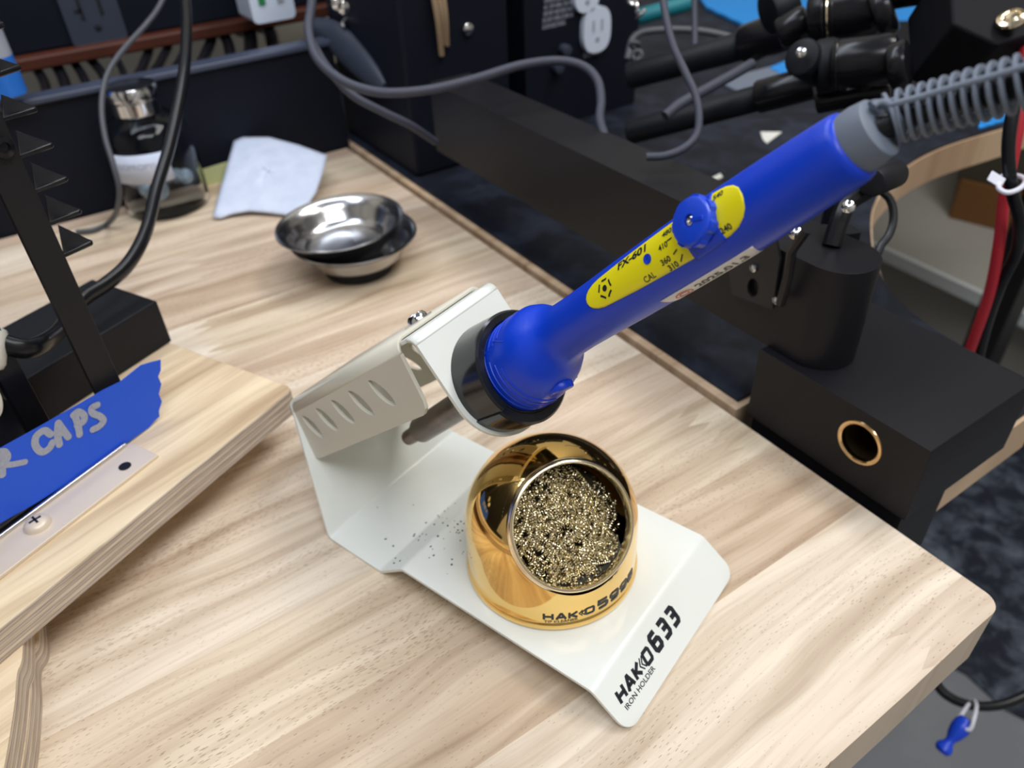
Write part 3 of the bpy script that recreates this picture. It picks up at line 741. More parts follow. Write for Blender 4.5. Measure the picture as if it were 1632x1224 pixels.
# ============================================================ LEFT: PLYWOOD BOARD AND RACK
BZ = 36.0
pa = PZ(468, 618, BZ); pb = PZ(75, 940, BZ); pc = PZ(285, 540, BZ)
bx = unit((pa-pb)*V3(1,1,0)); by = V3(-bx[1], bx[0], 0)           # board axes
LB = lambda a, b, z: pa+bx*a+by*b+V3(0, 0, z-BZ)                  # a along the edge (negative = left), b away
bd = MB().prism([(-330, 0), (-4, 0), (-1.2, 1.0), (0, 4), (0, 96), (-4, 100), (-330, 100)], BZ-14, BZ, 0, 1, xf=lambda a, b, z: LB(a, b, z))
tag(build('plywood_board', bd, ['ply', 'plyedge'], bevel=0.6), 'raised plywood board under the black rack, layered edge', 'board')
# two curved plywood pieces underneath
def curved(pts_px, z0, z1, wdt):
    P = [PZ(x, y, z1) for x, y in pts_px]; sp = smooth_path(P, 8); o_ = [(p[0], p[1]) for p in sp]
    inn = [(p[0]-wdt, p[1]+wdt*0.2) for p in reversed(sp)]
    return MB().prism(o_+inn, z0, z1, 0, 1)
c1 = MB().prism([(p[0], p[1]) for p in smooth_path([PZ(92, 960, 0)+V3(-4,22,0), PZ(80, 1035, 0), PZ(67, 1075, 0), PZ(68, 1130, 0), PZ(60, 1224, 0), PZ(40, 1330, 0)], 8)]+[(-110, 110), (-110, 300)], 0, 11, 0, 1)
tag(build('plywood_offcut', c1, ['ply', 'plyedge'], bevel=0.4), 'curved plywood piece lying on the bench under the board, lower one', 'plywood piece', 'curved plywood pieces')
c2 = MB().prism([(p[0], p[1]) for p in smooth_path([PZ(60, 980, 22)+V3(-3,18,0), PZ(36, 1040, 22), PZ(27, 1075, 22), PZ(22, 1130, 22), PZ(6, 1224, 22), PZ(-20, 1330, 22)], 8)]+[(-120, 110), (-120, 300)], 11, 22, 0, 1)
tag(build('plywood_offcut', c2, ['ply', 'plyedge'], bevel=0.4), 'curved plywood piece stacked on the lower one, upper one', 'plywood piece', 'curved plywood pieces')

rack = thing('parts_rack', LB(-160, 60, BZ), 'black metal drawer rack with stepped triangular tabs, standing on the plywood board', 'rack')
def onb(x, y, z=BZ): p = PZ(x, y, z); q = p-pa; return float(q @ bx), float(q @ by)
# nickel flange lying on the board
f0 = onb(259, 731); f1 = onb(0, 917); f2 = onb(246, 690); f3 = onb(0, 855)
bfront = (f0[1]+f1[1])/2; bback = (f2[1]+f3[1])/2; aR = f0[0]
rl = MB().box(0,1,0,1,0,1); rl = MB()
rl.prism([(-330, bfront), (aR, bfront), (aR, bback), (-330, bback)], BZ, BZ+1.6, xf=lambda a, b, z: LB(a, b, z))
build('front_flange', rl, 'rail', rack, bevel=0.3, label='shiny nickel front flange')
rl = MB().prism([(-330, bback-1.0), (aR-2, bback-1.0), (aR-2, bback+1.2), (-330, bback+1.2)], BZ+1.6, BZ+3.4, xf=lambda a, b, z: LB(a, b, z))
build('front_bead', rl, 'steel', rack, bevel=0.8)
sc_ = PZ(61, 837, BZ+1.6)
build('flange_screw', MB().lathe([(5.2, 0), (5.0, 1.4), (4.2, 2.5), (2.5, 3.2), (0.01, 3.4)], sc_, (0,0,1), seg=40), 'rail', rack, label='round-head cross screw')
cr_ = MB()
for a in (0.3, 0.3+PI/2): cr_.frame_box(sc_+V3(0,0,3.2), ((math.cos(a), math.sin(a), 0), (-math.sin(a), math.cos(a), 0), (0,0,1)), (2.4, 0.45, 0.35))
build('screw_recess', cr_, 'ink', rack)
hc = PZ(199, 743, BZ+1.7)
build('flange_hole', MB().cyl(hc, hc+V3(0,0,0.1), 2.7), 'blackmatte', rack)
# tray: lip that carries the tape, side and bottom
tb = bback+1.8
tray = MB()
tray.prism([(-330, tb), (aR-4, tb), (aR-4, tb+2), (-330, tb+2)], BZ+1.6, BZ+26, xf=lambda a, b, z: LB(a, b, z))
tray.prism([(-330, tb+2), (aR-8, tb+2), (aR-8, tb+90), (-330, tb+90)], BZ+1.6, BZ+3.2, xf=lambda a, b, z: LB(a, b, z))
build('tray', tray, 'blackmetal', rack, bevel=0.4)
# upright post at the right
def LBv(x, y, b): # point on the vertical plane b = const of the board frame
    d = ray(x, y); o_ = pa+by*b; return CAM+d*(np.dot(o_-CAM, by)/np.dot(d, by))
pb_ = tb+3.5
q0 = LBv(195, 612, pb_); aP = float((q0-pa) @ bx)
qa = LBv(140, 600, pb_); wP = aP-float((qa-pa) @ bx)
post = MB().prism([(aP-wP, pb_), (aP, pb_), (aP, pb_+2), (aP-wP, pb_+2)], BZ+3, BZ+330, xf=lambda a, b, z: LB(a, b, z))
build('upright', post, 'blackpaint', rack, bevel=0.3, label='flat black upright')
# second upright, deeper and to the left
post = MB().prism([(aP-wP-24, pb_+20), (aP-wP-14, pb_+20), (aP-wP-14, pb_+24), (aP-wP-24, pb_+24)], BZ+3, BZ+330, xf=lambda a, b, z: LB(a, b, z))
build('upright', post, 'blackmetal', rack, bevel=0.3)
post = MB().prism([(-330, pb_+78), (aP-6-wP, pb_+78), (aP-6-wP, pb_+80), (-330, pb_+80)], BZ+3, BZ+330, xf=lambda a, b, z: LB(a, b, z))
build('back_plate', post, 'blackmetal', rack)
# stepped triangular tabs on the right edge
tabs_px = [((12,183),(60,169),(0,148)), ((39,243),(86,226),(23,206)), ((64,298),(109,280),(47,257)), ((86,350),(131,332),(69,308)), ((108,401),(149,382),(91,356)), ((-14,119),(34,102),(-30,82)), ((-42,52),(8,34),(-58,15))]
for (x0, y0), (x1, y1), (x2, y2) in tabs_px:
    z_ = LBv(x0, y0, pb_)[2]
    e = PZ(x1, y1, z_)-pa; ea, eb = float(e @ bx), float(e @ by)
    L_ = ea-aP
    tri = [(aP-0.5, pb_), (aP+L_*0.9, eb-0.4), (aP+L_, eb+0.8), (aP+L_*0.99, eb+2.4), (float((PZ(x2, y2, z_)-pa) @ bx), float((PZ(x2, y2, z_)-pa) @ by))]
    tr_ = MB().prism(tri, z_-2.0, z_, xf=lambda a, b, z: LB(a, b, z))
    build('shelf_tab', tr_, 'blackmetal', rack, bevel=0.7)
rv = LBv(5, 235, pb_-1.0)
build('rivet', MB().lathe([(4.0, 0), (3.8, 0.8), (2.0, 1.3), (1.8, 0.4), (0.01, 0.4)], rv, -by, seg=28), 'blackmetal', rack)
# blue tape on the tray lip
tpl = tb-0.25
def TP(x, y): p = LBv(x, y, tpl); return float((p-pa) @ bx), p[2]
top = [(-60,748),(0,714),(60,681),(120,647),(165,621),(190,609),(224,582),(240,577),(256,573)]
tear = [(256,590),(252,600),(257,612),(253,628),(258,640),(253,655),(254,664),(245,672),(239,680)]
bot = [(180,722),(120,762),(60,800),(0,834),(-60,868)]
ol = [TP(x, y) for x, y in top+tear+bot]
tp = MB().prism(ol, -0.12, 0.12, xf=lambda a, z, c: LB(a, tpl-c, z))
tape = tag(build('masking_tape', tp, 'tape', smooth=0), 'blue masking tape marked R CAPS along the rack tray front', 'tape')
hand = MB()
def hs(pts, wd=3.1):
    P = smooth_path([(*TP(x, y), 0) for x, y in pts], 6)
    for a_, b_ in zip(P, P[1:]): pass
    hs.k += 1; zz_ = 0.15+0.03*hs.k; Q_ = [(p[0], p[1]) for p in P]
    stroke_poly(hand, Q_, wd, lambda a, z, c: LB(a, tpl-c, z), zz_)
    for q_ in (Q_[0], Q_[-1]):
        hand.add([LB(q_[0]+wd/2*math.cos(2*PI*i/14), tpl-zz_-0.012, q_[1]+wd/2*math.sin(2*PI*i/14)) for i in range(14)], [tuple(range(14))])
hs.k = 0
hs([(3,756),(2,740),(1,724)]); hs([(-6,722),(6,720),(11,729),(4,738),(-2,741)]); hs([(2,741),(18,740),(39,736)], 2.6)
hs([(80,692),(70,686),(58,694),(55,706),(60,716),(68,720),(78,714),(83,705)])
hs([(94,708),(91,692),(92,674)]); hs([(92,674),(99,684),(108,696)]); hs([(93,694),(100,690),(107,694)], 2.4)
hs([(126,692),(123,676),(118,660)]); hs([(116,661),(124,656),(133,662),(132,671),(122,677)])
hs([(154,645),(145,650),(147,658),(158,663),(164,670),(157,679),(147,684)])
ho = build('marker_writing', hand, 'silverink', tape, smooth=0, fixn=False, label='silver hand lettering R CAPS')

# black box behind the post
bb = thing('black_box', LB(-60, 110, BZ), 'small black box behind the rack upright at the right end of the tray', 'box')
g0 = PZ(250, 479, 62.0); gq = g0-pa; ga, gb = float(gq @ bx), float(gq @ by)
g1 = PZ(184, 448, 62.0); gk = float((g1-pa) @ by)
bm_ = MB().prism([(ga-75, gb), (ga, gb), (ga, gb+52), (ga-75, gb+52)], BZ-0.0, 62.0, xf=lambda a, b, z: LB(a, b, z))
build('box_body', bm_, 'blackmatte', bb, bevel=0.9)
# pieces of a white connector at the left frame edge
wc_ = thing('white_connector', PQ(-8, 560, 300), 'white plastic plug cut off by the left side, beside the rack', 'plug')
build('plug_body', MB().rod(PQ(-30, 590, 315), PQ(-24, 520, 315), 8.5, b=3), 'offwhite', wc_)
build('plug_latch', MB().rod(PQ(-30, 640, 300), PQ(-12, 636, 300), 8.0, b=3), 'offwhite', wc_)

# cables at the left
def wire(name, pts, r, m_, label, cat='cable', flat=None, group=None, seg=14):
    return tag(build(name, MB().tube(smooth_path(pts, 10), r, seg, flat=flat), m_), label, cat, group)
wire('power_cable', [PQ(285,-60,520), PQ(295,0,500), PQ(297,60,480), PQ(291,130,462), PQ(272,225,445), PQ(250,300,430), PQ(232,370,412), PQ(205,420,398), PQ(170,452,388), PQ(135,475,378), PQ(110,505,368), PQ(92,530,350), PQ(68,548,330), PQ(40,556,322), PQ(5,548,318), PQ(-12,540,316)], 4.5, 'cableblack', 'thick glossy black power cable looping down past the rack upright', flat=0.75)
wire('thin_cable', [PQ(275,-40,600), PQ(255,8,590), PQ(232,40,580), PQ(200,75,575), PQ(178,105,570), PQ(166,135,566), PQ(162,175,562), PQ(168,220,560), PQ(180,260,560), PQ(190,300,566), PQ(188,328,580), PQ(182,345,600), PZ(168,359,2.6), PZ(148,367,2.4), PZ(122,370,2.4)], 2.0, 'cablegrey', 'thin grey cable hanging in an arc left of the glass jar')

# ============================================================ BACK OF THE BENCH
t = thing('back_panel', (140, 694, 0), 'low black panel along the back edge of the workbench', 'panel')
build('panel_board', MB().box(-620, 266, 690, 698, -32, 92), 'panel', t, bevel=0.8)
build('panel_rim', MB().box(-620, 266, 686, 704, 92, 97), 'rimglint', t, bevel=1.5)
# shelf with red-brown front and outlet panel behind
t = thing('outlet_box', (250, 860, 60), 'dark wall box with socket outlets above a red-brown shelf', 'power panel')
zz0 = PY(60, 90, 806)[2]+0.3
build('panel_face', MB().box(-620, 420, 820, 850, zz0, zz0+260), 'panel', t, bevel=2)
zo = []
def outlet(cx, cy, parent, Y, k=1.0):
    c = PY(cx, cy, Y); 
    f = build('outlet_face', MB().prism(rounded(c[0]-34*k, c[0]+34*k, c[2]-34*k, c[2]+36*k, 3), 0, 3, xf=lambda a, b, z: (a, Y-z, b)), 'outlet', parent, bevel=0.6)
    for dx, h in ((-12, 9), (12, 7)): build('slot', MB().box(c[0]+dx*k-1.6, c[0]+dx*k+1.6, Y-3.4, Y-2.8, c[2]+8*k-h, c[2]+8*k+h), 'ink', f)
    build('slot', MB().box(c[0]-20*k, c[0]-12*k, Y-3.4, Y-2.8, c[2]+6*k-1.6, c[2]+6*k+1.6), 'ink', f)
    build('ground_hole', MB().rod((c[0]+1, Y-2.8, c[2]-16*k), (c[0]+1, Y-3.5, c[2]-16*k), 4.5*k, b=0.3), 'ink', f)
outlet(146, 22, t, 820, 0.68)
zs = PY(60, 90, 806)[2]
tag(build('shelf', MB().box(-620, 420, 806, 960, zs-11, zs), 'redwood', bevel=2), 'red-brown wooden shelf under the dark outlet panel', 'shelf')
# cables behind the gap
gap_cables = (((52,96),(80,175),5.5),((84,90),(112,178),6.5),((112,86),(150,175),5),((140,84),(184,166),5.5),((178,80),(208,160),4),((236,74),(212,150),5.5),((268,70),(238,140),5),((336,58),(310,136),6.5),((356,52),(372,118),7),((395,46),(400,112),9),((300,66),(276,130),5),((425,36),(440,105),9))
for (a, b, r_) in gap_cables:
    r_ *= 0.75; t0, t1 = PY(*a, 832), PY(*b, 742); t0[2] = zs-11.5-r_
    wire('hanging_cable', [t0+V3(-3, 25, 0), t0, (t0+t1)/2+V3(3, 4, 2), t1, t1+V3(3, 6, -40)], r_, 'cableblack', 'black cable among those hanging in the gap behind the black back panel', group='cables hanging behind the back panel')
# blue, grey and yellow tube at top left
t = thing('glue_tube', PQ(25, 150, 560), 'upright tube with blue, grey and yellow bands behind the rack', 'tube')
tp0, tp1 = PQ(24, 145, 560), None
zt = lambda y: PY(20, y, tp0[1])[2]
for nm, y0, y1, mm in (('blue_band', 148, 84, 'tubeblue'), ('grey_band', 84, 42, 'tubegrey'), ('yellow_band', 42, 18, 'tubeyellow'), ('pale_band', 18, -60, 'charger')):
    build(nm, MB().cyl((tp0[0]-5, tp0[1], zt(y0)), (tp0[0]-5, tp0[1], zt(y1)), 13.0), mm, t)
# white charger block
t = thing('usb_charger', PQ(400, 20, 760), 'white multi-port charger block on the shelf at the back', 'charger')
c = PQ(418, -16, 700)
build('charger_body', MB().prism(rounded(-20, 20, -23, 40, 5), -20, 20, xf=lambda a, b, z: c+V3(a, z+0.0, b)), 'charger', t, bevel=3)
for dx in (-9, 8): build('port', MB().box(c[0]+dx-3, c[0]+dx+3, c[1]-21, c[1]-19.9, c[2]-8, c[2]+16), 'green' if dx < 0 else 'tubegrey', t)
# glass jar
jz = PZ(262, 335, 0); J = V3(jz[0]+6, jz[1]+8, 0)
jar = thing('glass_jar', J, 'clear glass jar with steel cap and white label at the back of the bench', 'jar')
jp = [(0.5, 0.3), (31, 0.3), (33.5, 3), (34, 8), (34, 58), (31, 69), (22, 75), (16.5, 78), (16.5, 82), (15, 82), (15, 78), (20.5, 74), (29.5, 68), (32.6, 58), (32.6, 8), (31, 3.5), (0.5, 3)]
jlean = unit(V3(0,0,1))
build('jar_glass', MB().lathe(jp, J, jlean, seg=64), 'glass', jar, smooth=50)
build('cap', MB().lathe([(17.5, 78), (18.5, 79), (18.5, 88), (20, 90), (20, 96), (18.5, 98.5), (12, 99.5), (0.1, 99.5)], J, jlean, seg=64), 'chrome', jar, label='shiny steel cap')
rows = []
for i in range(21):
    a = math.radians(-155+75*i/20); rows.append([J+V3(34.4*math.cos(a), 34.4*math.sin(a), z) for z in (33, 56)])
lb = build('jar_label', MB().grid(rows), 'paper', jar, smooth=60, solid=0.2, label='white paper label')
tx = MB(); JX = lambda x, y, z: J+V3((34.6+z)*math.cos(math.radians(-152+x/34.4*57.3)), (34.6+z)*math.sin(math.radians(-152+x/34.4*57.3)), y)
font_text(tx, 'ISOPROPYL', 3, 44.5, 4.5, JX, 0.05, 0, 0, 31)
build('label_text', tx, 'tubegrey', lb, smooth=0, fixn=False)
rj = random.Random(4); cb = MB()
for i in range(16):
    a = rj.uniform(0, 6.3); q = J+V3(rj.uniform(6, 23)*math.cos(a), rj.uniform(6, 23)*math.sin(a), rj.uniform(11, 26)); cb.ball(q, rj.uniform(6, 8), seg=12)
build('jar_lumps', cb, 'lumps', jar, label='added pale contents')  # pale blue-grey lumps added to make the lower jar paler
# sticky note and paper sheet
n0 = [PY(x, y, 684.5) for x, y in ((320,271),(366,257),(362,306),(338,318))]
tag(build('sticky_note', MB().prism([(p[0], p[2]) for p in n0], 0, 0.8, xf=lambda a, b, z: (a, 684.5+z, b)), 'sticky', smooth=0), 'pale yellow sticky note between the jar and the white paper', 'note')
k0, k1, k2 = PZ(340, 349, 1.5), PZ(461, 345, 1.5), PY(430, 221, 676)
kn_ = unit(np.cross(k1-k0, k2-k0)); kn_ = kn_ if np.dot(kn_, CAM-k0) > 0 else -kn_
def PK(x, y): d = ray(x, y); return CAM+d*(np.dot(k0-CAM, kn_)/np.dot(d, kn_))
sh = [(340,348),(352,305),(364,262),(374,226),(385,221),(430,221),(478,234),(522,250),(514,280),(504,309),(488,334),(461,345),(430,341),(399,338),(370,343),(352,350)]
cx_ = PK(432, 285); pm = MB(); rows = []
for f in (1.0, 0.9, 0.7, 0.45, 0.22, 0.02):
    r_ = []
    for j in range(len(sh)+1):
        p = PK(*sh[j % len(sh)]); q = cx_+(p-cx_)*f
        r_.append(q+kn_*(1.2+6*(1-f)+1.4*math.sin((j % len(sh))*2.1+f*9)*(1-f)))
    rows.append(r_)
pm.grid(rows)
tag(build('paper_packet', pm, 'paper', smooth=80, solid=1.0), 'crumpled white paper packet leaning on the back panel behind the steel bowls', 'packet')
# magnetic bowls
def bowl(c, ax, label):
    t = thing('magnetic_bowl', c, label, 'bowl', 'stacked magnetic parts bowls')
    pr_ = [(0.1, 12.6), (15, 12.4), (27, 12.0), (32, 13.2), (36, 17.5), (40, 24.5), (44, 29.8), (48.0, 32.0), (50.0, 32.4), (50.4, 31.6), (46.8, 29.2), (42.0, 23.4), (38, 15.6), (34, 11.6), (27, 10.2), (0.1, 10.0)]
    pr_ = [(a_*0.87, b_*0.85) for a_, b_ in pr_]
    build('bowl_shell', MB().lathe(pr_, c, ax, seg=96), 'steel', t, smooth=40, label='polished steel dish')
    build('magnet_base', MB().lathe([(0.1, 0.2), (22.5, 0.2), (24, 1.5), (24, 6.5), (22, 8.6), (0.1, 8.6)], c, ax, seg=64), 'blackmatte', t, label='black rubber magnet base')
    return t
b0 = PZ(573, 428, 0)
bc = V3(b0[0], b0[1], 0)
bowl(bc, (0,0,1), 'lower steel magnetic bowl standing on the workbench')
bowl(bc+V3(-6.0, 2.5, 10.6), (-0.04, 0.02, 1), 'upper steel magnetic bowl nested in the lower one')

# ============================================================ RIGHT: BLACK BEAM AND BLOCK
bk = thing('black_block', (306, 146, 3), 'black block with a brass-ringed bore at the desk corner', 'block')
body = MB()
cy_, cz_ = 131.0, 28.2
hole = [(cy_+9.7*math.cos(2*PI*i/48), cz_+9.7*math.sin(2*PI*i/48)) for i in range(48)]
body.prism(rounded(101, 193, 3.2, 45, 1.0, 3), 266.6, 345, xf=lambda a, b, z: (z, a, b), holes=[hole])
body.box(268, 303, 103, 190, -40, 3.1)
build('block_body', body, 'blacksatin', bk, bevel=0.5)
build('brass_ring', MB().lathe([(9.2, 2.0), (9.2, -0.6), (9.8, -1.0), (11.0, -0.8), (11.4, 0.2), (9.8, 0.4)], (266.8, cy_, cz_), (1,0,0), seg=64), 'brassring', bk, label='polished brass ring')
build('bore', MB().lathe([(9.25, -0.4), (9.2, 70), (0.1, 70)], (266.8, cy_, cz_), (1,0,0), seg=48), 'brassin', bk)
bp2 = []
for i in range(25):
    a = math.radians(-180+180*i/24); bp2.append((288.5+17.2*math.cos(a), 176+17.2*math.sin(a)))
beam = thing('black_beam', (288, 350, 45), 'long black upright beam with rounded end resting on the black block', 'beam')
build('beam_body', MB().prism(bp2+[(305.7, 522), (271.3, 522)], 45.2, 97), 'blacksatin', beam, bevel=0.9)
# slotted bracket on the beam face
br = thing('slotted_bracket', (266, 210, 60), 'small black slotted bracket screwed to the beam side under the iron handle', 'bracket')
FXf = lambda x, y: PX(x, y, 269.6)
poly = [(1160,400),(1170,468),(1234,492),(1246,410),(1240,380)]
pts_ = [(float(FXf(x, y)[1]), float(FXf(x, y)[2])) for x, y in poly]
hl = [(float(FXf(1203+9*math.cos(a), 457+15*math.sin(a))[1]), float(FXf(1203+9*math.cos(a), 457+15*math.sin(a))[2])) for a in np.linspace(0, 2*PI, 20)[:-1]]
build('bracket_plate', MB().prism(pts_, 268.2, 269.6, xf=lambda a, b, z: (z, a, b), holes=[hl]), 'blackpaint', br)
for (x, y) in ((1238, 478), (1202, 427)):
    p = PX(x, y, 268); build('screw', MB().lathe([(2.0, 0), (1.9, 1.2), (1.1, 1.8), (0.9, 1.0), (0.01, 1.0)], p, (-1,0,0), seg=20), 'steel', br)
build('bracket_strap', MB().tube([PX(1244, 484, 266), PX(1256, 440, 264), PX(1262, 400, 262), PX(1286, 366, 262)], 2.2, 8), 'blackmetal', br)
# clamp behind the handle end
clp = thing('arm_clamp', PQ(1340, 330, 400), 'black clamp with knob and silver rivets on top of the beam', 'clamp')
build('clamp_plate', MB().prism([(0,0),(18,-4),(26,-2),(27,8),(8,12),(-2,6)], 0, 5, xf=lambda a, b, z: PQ(1290, 385, 372)+V3(0.55*a+0.2*b, -0.6*a+0.7*b, z*1.0+0.1*a)), 'blackmatte', clp, bevel=0.5)
build('clamp_strap', MB().tube(smooth_path([PQ(1325, 392, 352), PQ(1338, 350, 350), PQ(1352, 322, 350), PQ(1385, 300, 348)], 6), 4.4, 10), 'blackmetal', clp)
build('clamp_knob', MB().rod(PQ(1388, 292, 338), PQ(1428, 276, 352), 6.3, b=1.4), 'blackmatte', clp, label='round black clamp knob')
for x, y in ((1352, 330), (1268, 372)):
    p = PQ(x, y, 340); build('rivet', MB().lathe([(3.0, 0), (2.8, 1.2), (1.6, 2.2), (0.01, 2.5)], p, unit(CAM-p)+V3(-.3,0,.3), seg=24), 'chrome', clp)
build('cable_loop', MB().tube(smooth_path([PQ(1398, 300, 420), PQ(1418, 318, 420), PQ(1424, 345, 420), PQ(1418, 372, 420), PQ(1404, 392, 420), PQ(1395, 415, 420)], 8), 2.2, 10), 'cableblack', clp)

# ============================================================ HELPING-HAND ARMS
def arm(cy, label):
    t = thing('clamp_arm', PQ(1100, 150+cy, 520), label, 'clamp arm', 'jointed black clamp arms')
    return t
t = arm(0, 'black jointed clamp arm, the lower of the pair above the iron handle')
build('arm_rod', MB().rod(PQ(1000, 212, 560), PQ(1262, 142, 505), 8.6, b=2.5), 'blackmatte', t)
build('rod_sleeve', MB().rod(PQ(1205, 156, 510), PQ(1300, 130, 490), 10.6, b=2.5), 'blackmetal', t)
build('joint_knob', MB().rod(PQ(1276, 90, 440), PQ(1312, 112, 462), 10.5, b=2.5), 'blackmatte', t)
build('joint_band', MB().rod(PQ(1300, 108, 450), PQ(1336, 102, 446), 15.0, b=2.5), 'blackmatte', t)
build('arm_barrel', MB().rod(PQ(1325, 104, 440), PQ(1432, 92, 424), 13.6, b=4.5), 'blackmetal', t, label='glossy black barrel')
build('end_cap', MB().rod(PQ(1418, 108, 420), PQ(1450, 100, 414), 12.6, b=2.5), 'blackmetal', t)
for q_ in (1336, 1342, 1348): build('ridge', MB().torus(PQ(q_, 103, 438.5), PQ(1432, 92, 424)-PQ(1325, 104, 440), 13.6, 0.7, 48, 8), 'blackmetal', t)
p = PQ(1277, 84, 434); build('joint_screw', MB().lathe([(3.0, 0), (2.7, 1.2), (1.2, 1.8), (0.9, 1.0), (0.01, 1.0)], p, unit(CAM-p)+V3(-.2,0,.2), seg=20), 'steel', t)
m_ = PQ(1385, 118, 452); build('mount_post', MB().rod(V3(m_[0], m_[1], 3.2), m_, 8, b=1.5), 'blackmatte', t)
build('lower_link', MB().rod(PQ(1300, 165, 470), PQ(1420, 140, 450), 6.5, b=2), 'blackmetal', t)
t = arm(-80, 'black jointed clamp arm, the upper of the pair above the iron handle')
build('arm_rod', MB().rod(PQ(1000, 122, 620), PQ(1225, 62, 570), 10.4, b=3), 'blackmatte', t)
build('rod_sleeve', MB().rod(PQ(1185, 72, 578), PQ(1275, 40, 545), 14.0, b=3), 'blackmetal', t)
build('joint_knob', MB().rod(PQ(1222, 22, 500), PQ(1262, 4, 500), 14.0, b=2.5), 'blackmatte', t)
build('joint_ball', MB().rod(PQ(1240, 56, 490), PQ(1290, 30, 480), 10.0, b=3.5), 'blackmetal', t)
build('arm_barrel', MB().rod(PQ(1290, 28, 470), PQ(1405, 8, 450), 16.5, b=5), 'blackmetal', t, label='glossy black barrel')
build('end_cap', MB().rod(PQ(1392, 26, 446), PQ(1424, 10, 440), 14.5, b=3), 'blackmetal', t)
for q_ in (1316, 1324, 1332): build('ridge', MB().torus(PQ(q_, 24.5-(q_-1316)*.17, 463), PQ(1405, 8, 450)-PQ(1290, 28, 470), 16.4, 0.8, 48, 8), 'goldrim' if q_ == 1324 else 'blackmetal', t)

# large dark instrument case with gold screw at top right
t = thing('instrument_case', PQ(1560, 60, 430), 'dark instrument case with a gold screw at the top right', 'case')
cc = [PQ(1516, 0, 400), PQ(1518, 38, 396), PQ(1590, 72, 392), PQ(1700, 40, 392), PQ(1700, -70, 400), PQ(1510, -70, 404)]
nrm = unit(np.cross(cc[1]-cc[0], cc[2]-cc[0])); nrm = nrm if np.dot(nrm, CAM-cc[0]) < 0 else -nrm
build('case_body', MB().add([*cc, *[p+nrm*45 for p in cc]], [tuple(range(6)), tuple(range(11, 5, -1))]+[(i, (i+1) % 6, 6+(i+1) % 6, 6+i) for i in range(6)]), 'casedark', t, bevel=1.5, smooth=20)
p = PQ(1612, 31, 390); ax_ = unit(CAM-p)*0.6+unit(PQ(1612,0,390)-p)*0.55
build('case_screw', MB().lathe([(7.0, 0), (6.6, 1.4), (4.6, 2.0), (4.2, 1.2), (2.6, 2.6), (0.01, 2.8)], p, ax_, seg=36), 'goldrim', t, label='round gold screw')
build('case_arm', MB().rod(PQ(1404, -4, 450), PQ(1545, -28, 418), 7.5, b=2), 'blackmetal', t)
t = thing('dark_plate', PQ(1500, 90, 560), 'flat dark plate standing behind the grey strain relief', 'plate')
cc = [PQ(1330, 40, 660), PQ(1330, 135, 600), PQ(1460, 140, 560), PQ(1720, 110, 540), PQ(1720, 20, 600), PQ(1420, 34, 640)]
build('plate_body', MB().prism([(p[0], p[1]) for p in [PZ(1370, 150, 30), PZ(1700, 112, 30), PZ(1700, 30, 30), PZ(1385, 33, 30)]], 3.2, 30), 'casedark', t, bevel=1.5)
# blue silicone mats
b1 = [PZ(x, y, 8) for x, y in ((1126,10),(1238,62),(1300,45),(1380,33),(1500,35),(1760,26),(1760,-60),(1200,-60),(1110,-12))]
tag(build('silicone_mat', MB().prism([(p[0], p[1]) for p in b1], 3.2, 8), 'matblue', bevel=1), 'bright blue silicone mat at the back of the right desk', 'mat')
b1 = [PZ(x, y, 6) for x, y in ((1226,107),(1262,92),(1290,100),(1262,125))]
tag(build('silicone_mat', MB().prism([(p[0], p[1]) for p in b1], 3.2, 6), 'matblue', bevel=1), 'small blue silicone mat corner showing between the two clamp arms', 'mat')
b1 = [PZ(x, y, 5) for x, y in ((1560,204),(1600,192),(1640,182),(1640,170),(1560,184))]
tag(build('silicone_mat', MB().prism([(p[0], p[1]) for p in b1], 3.2, 5), 'matblue', bevel=0.6), 'blue mat edge at the curved desk edge below the strain relief', 'mat')
for lab_, px_ in (('pale scrap just above the middle of the blue handle', ((1212,210),(1246,210),(1222,228),(1216,222))), ('small pale scrap above the yellow dial plate', ((1132,284),(1148,276),(1152,282),(1138,288)))):
    b1 = [PZ(x, y, 4) for x, y in px_]
    tag(build('paper_scrap', MB().prism([(p[0], p[1]) for p in b1], 3.1, 4), 'offwhite'), lab_, 'scrap')
b1 = [PZ(x, y, 5) for x, y in ((1150,132),(1165,122),(1235,104),(1262,128),(1190,152))]
tag(build('grey_slab', MB().prism([(p[0], p[1]) for p in b1], 3.1, 5), 'greyrubber'), 'flat grey slab between the two clamp arms', 'slab')
# teal stick
tag(build('teal_tool', MB().rod(PQ(1015, 28, 900), PQ(1100, 4, 900), 9), 'teal'), 'teal tool handle behind the braided cables', 'tool')

# ============================================================ CENTRE BACK: BLACK DEVICES
t = thing('black_enclosure', PY(640, 160, 640), 'black enclosure with silver screws and tan bands, behind the desk gap', 'enclosure')
p00 = PZ(700, 190, 3); 
def EN(x, y, dep): return PQ(x, y, dep)
cc = [PQ(500, -60, 780), PQ(505, 45, 740), PQ(612, 140, 700), PQ(690, 262, 655), PQ(770, 235, 690), PQ(800, -60, 790)]
e0 = PZ(560, 185, 3)
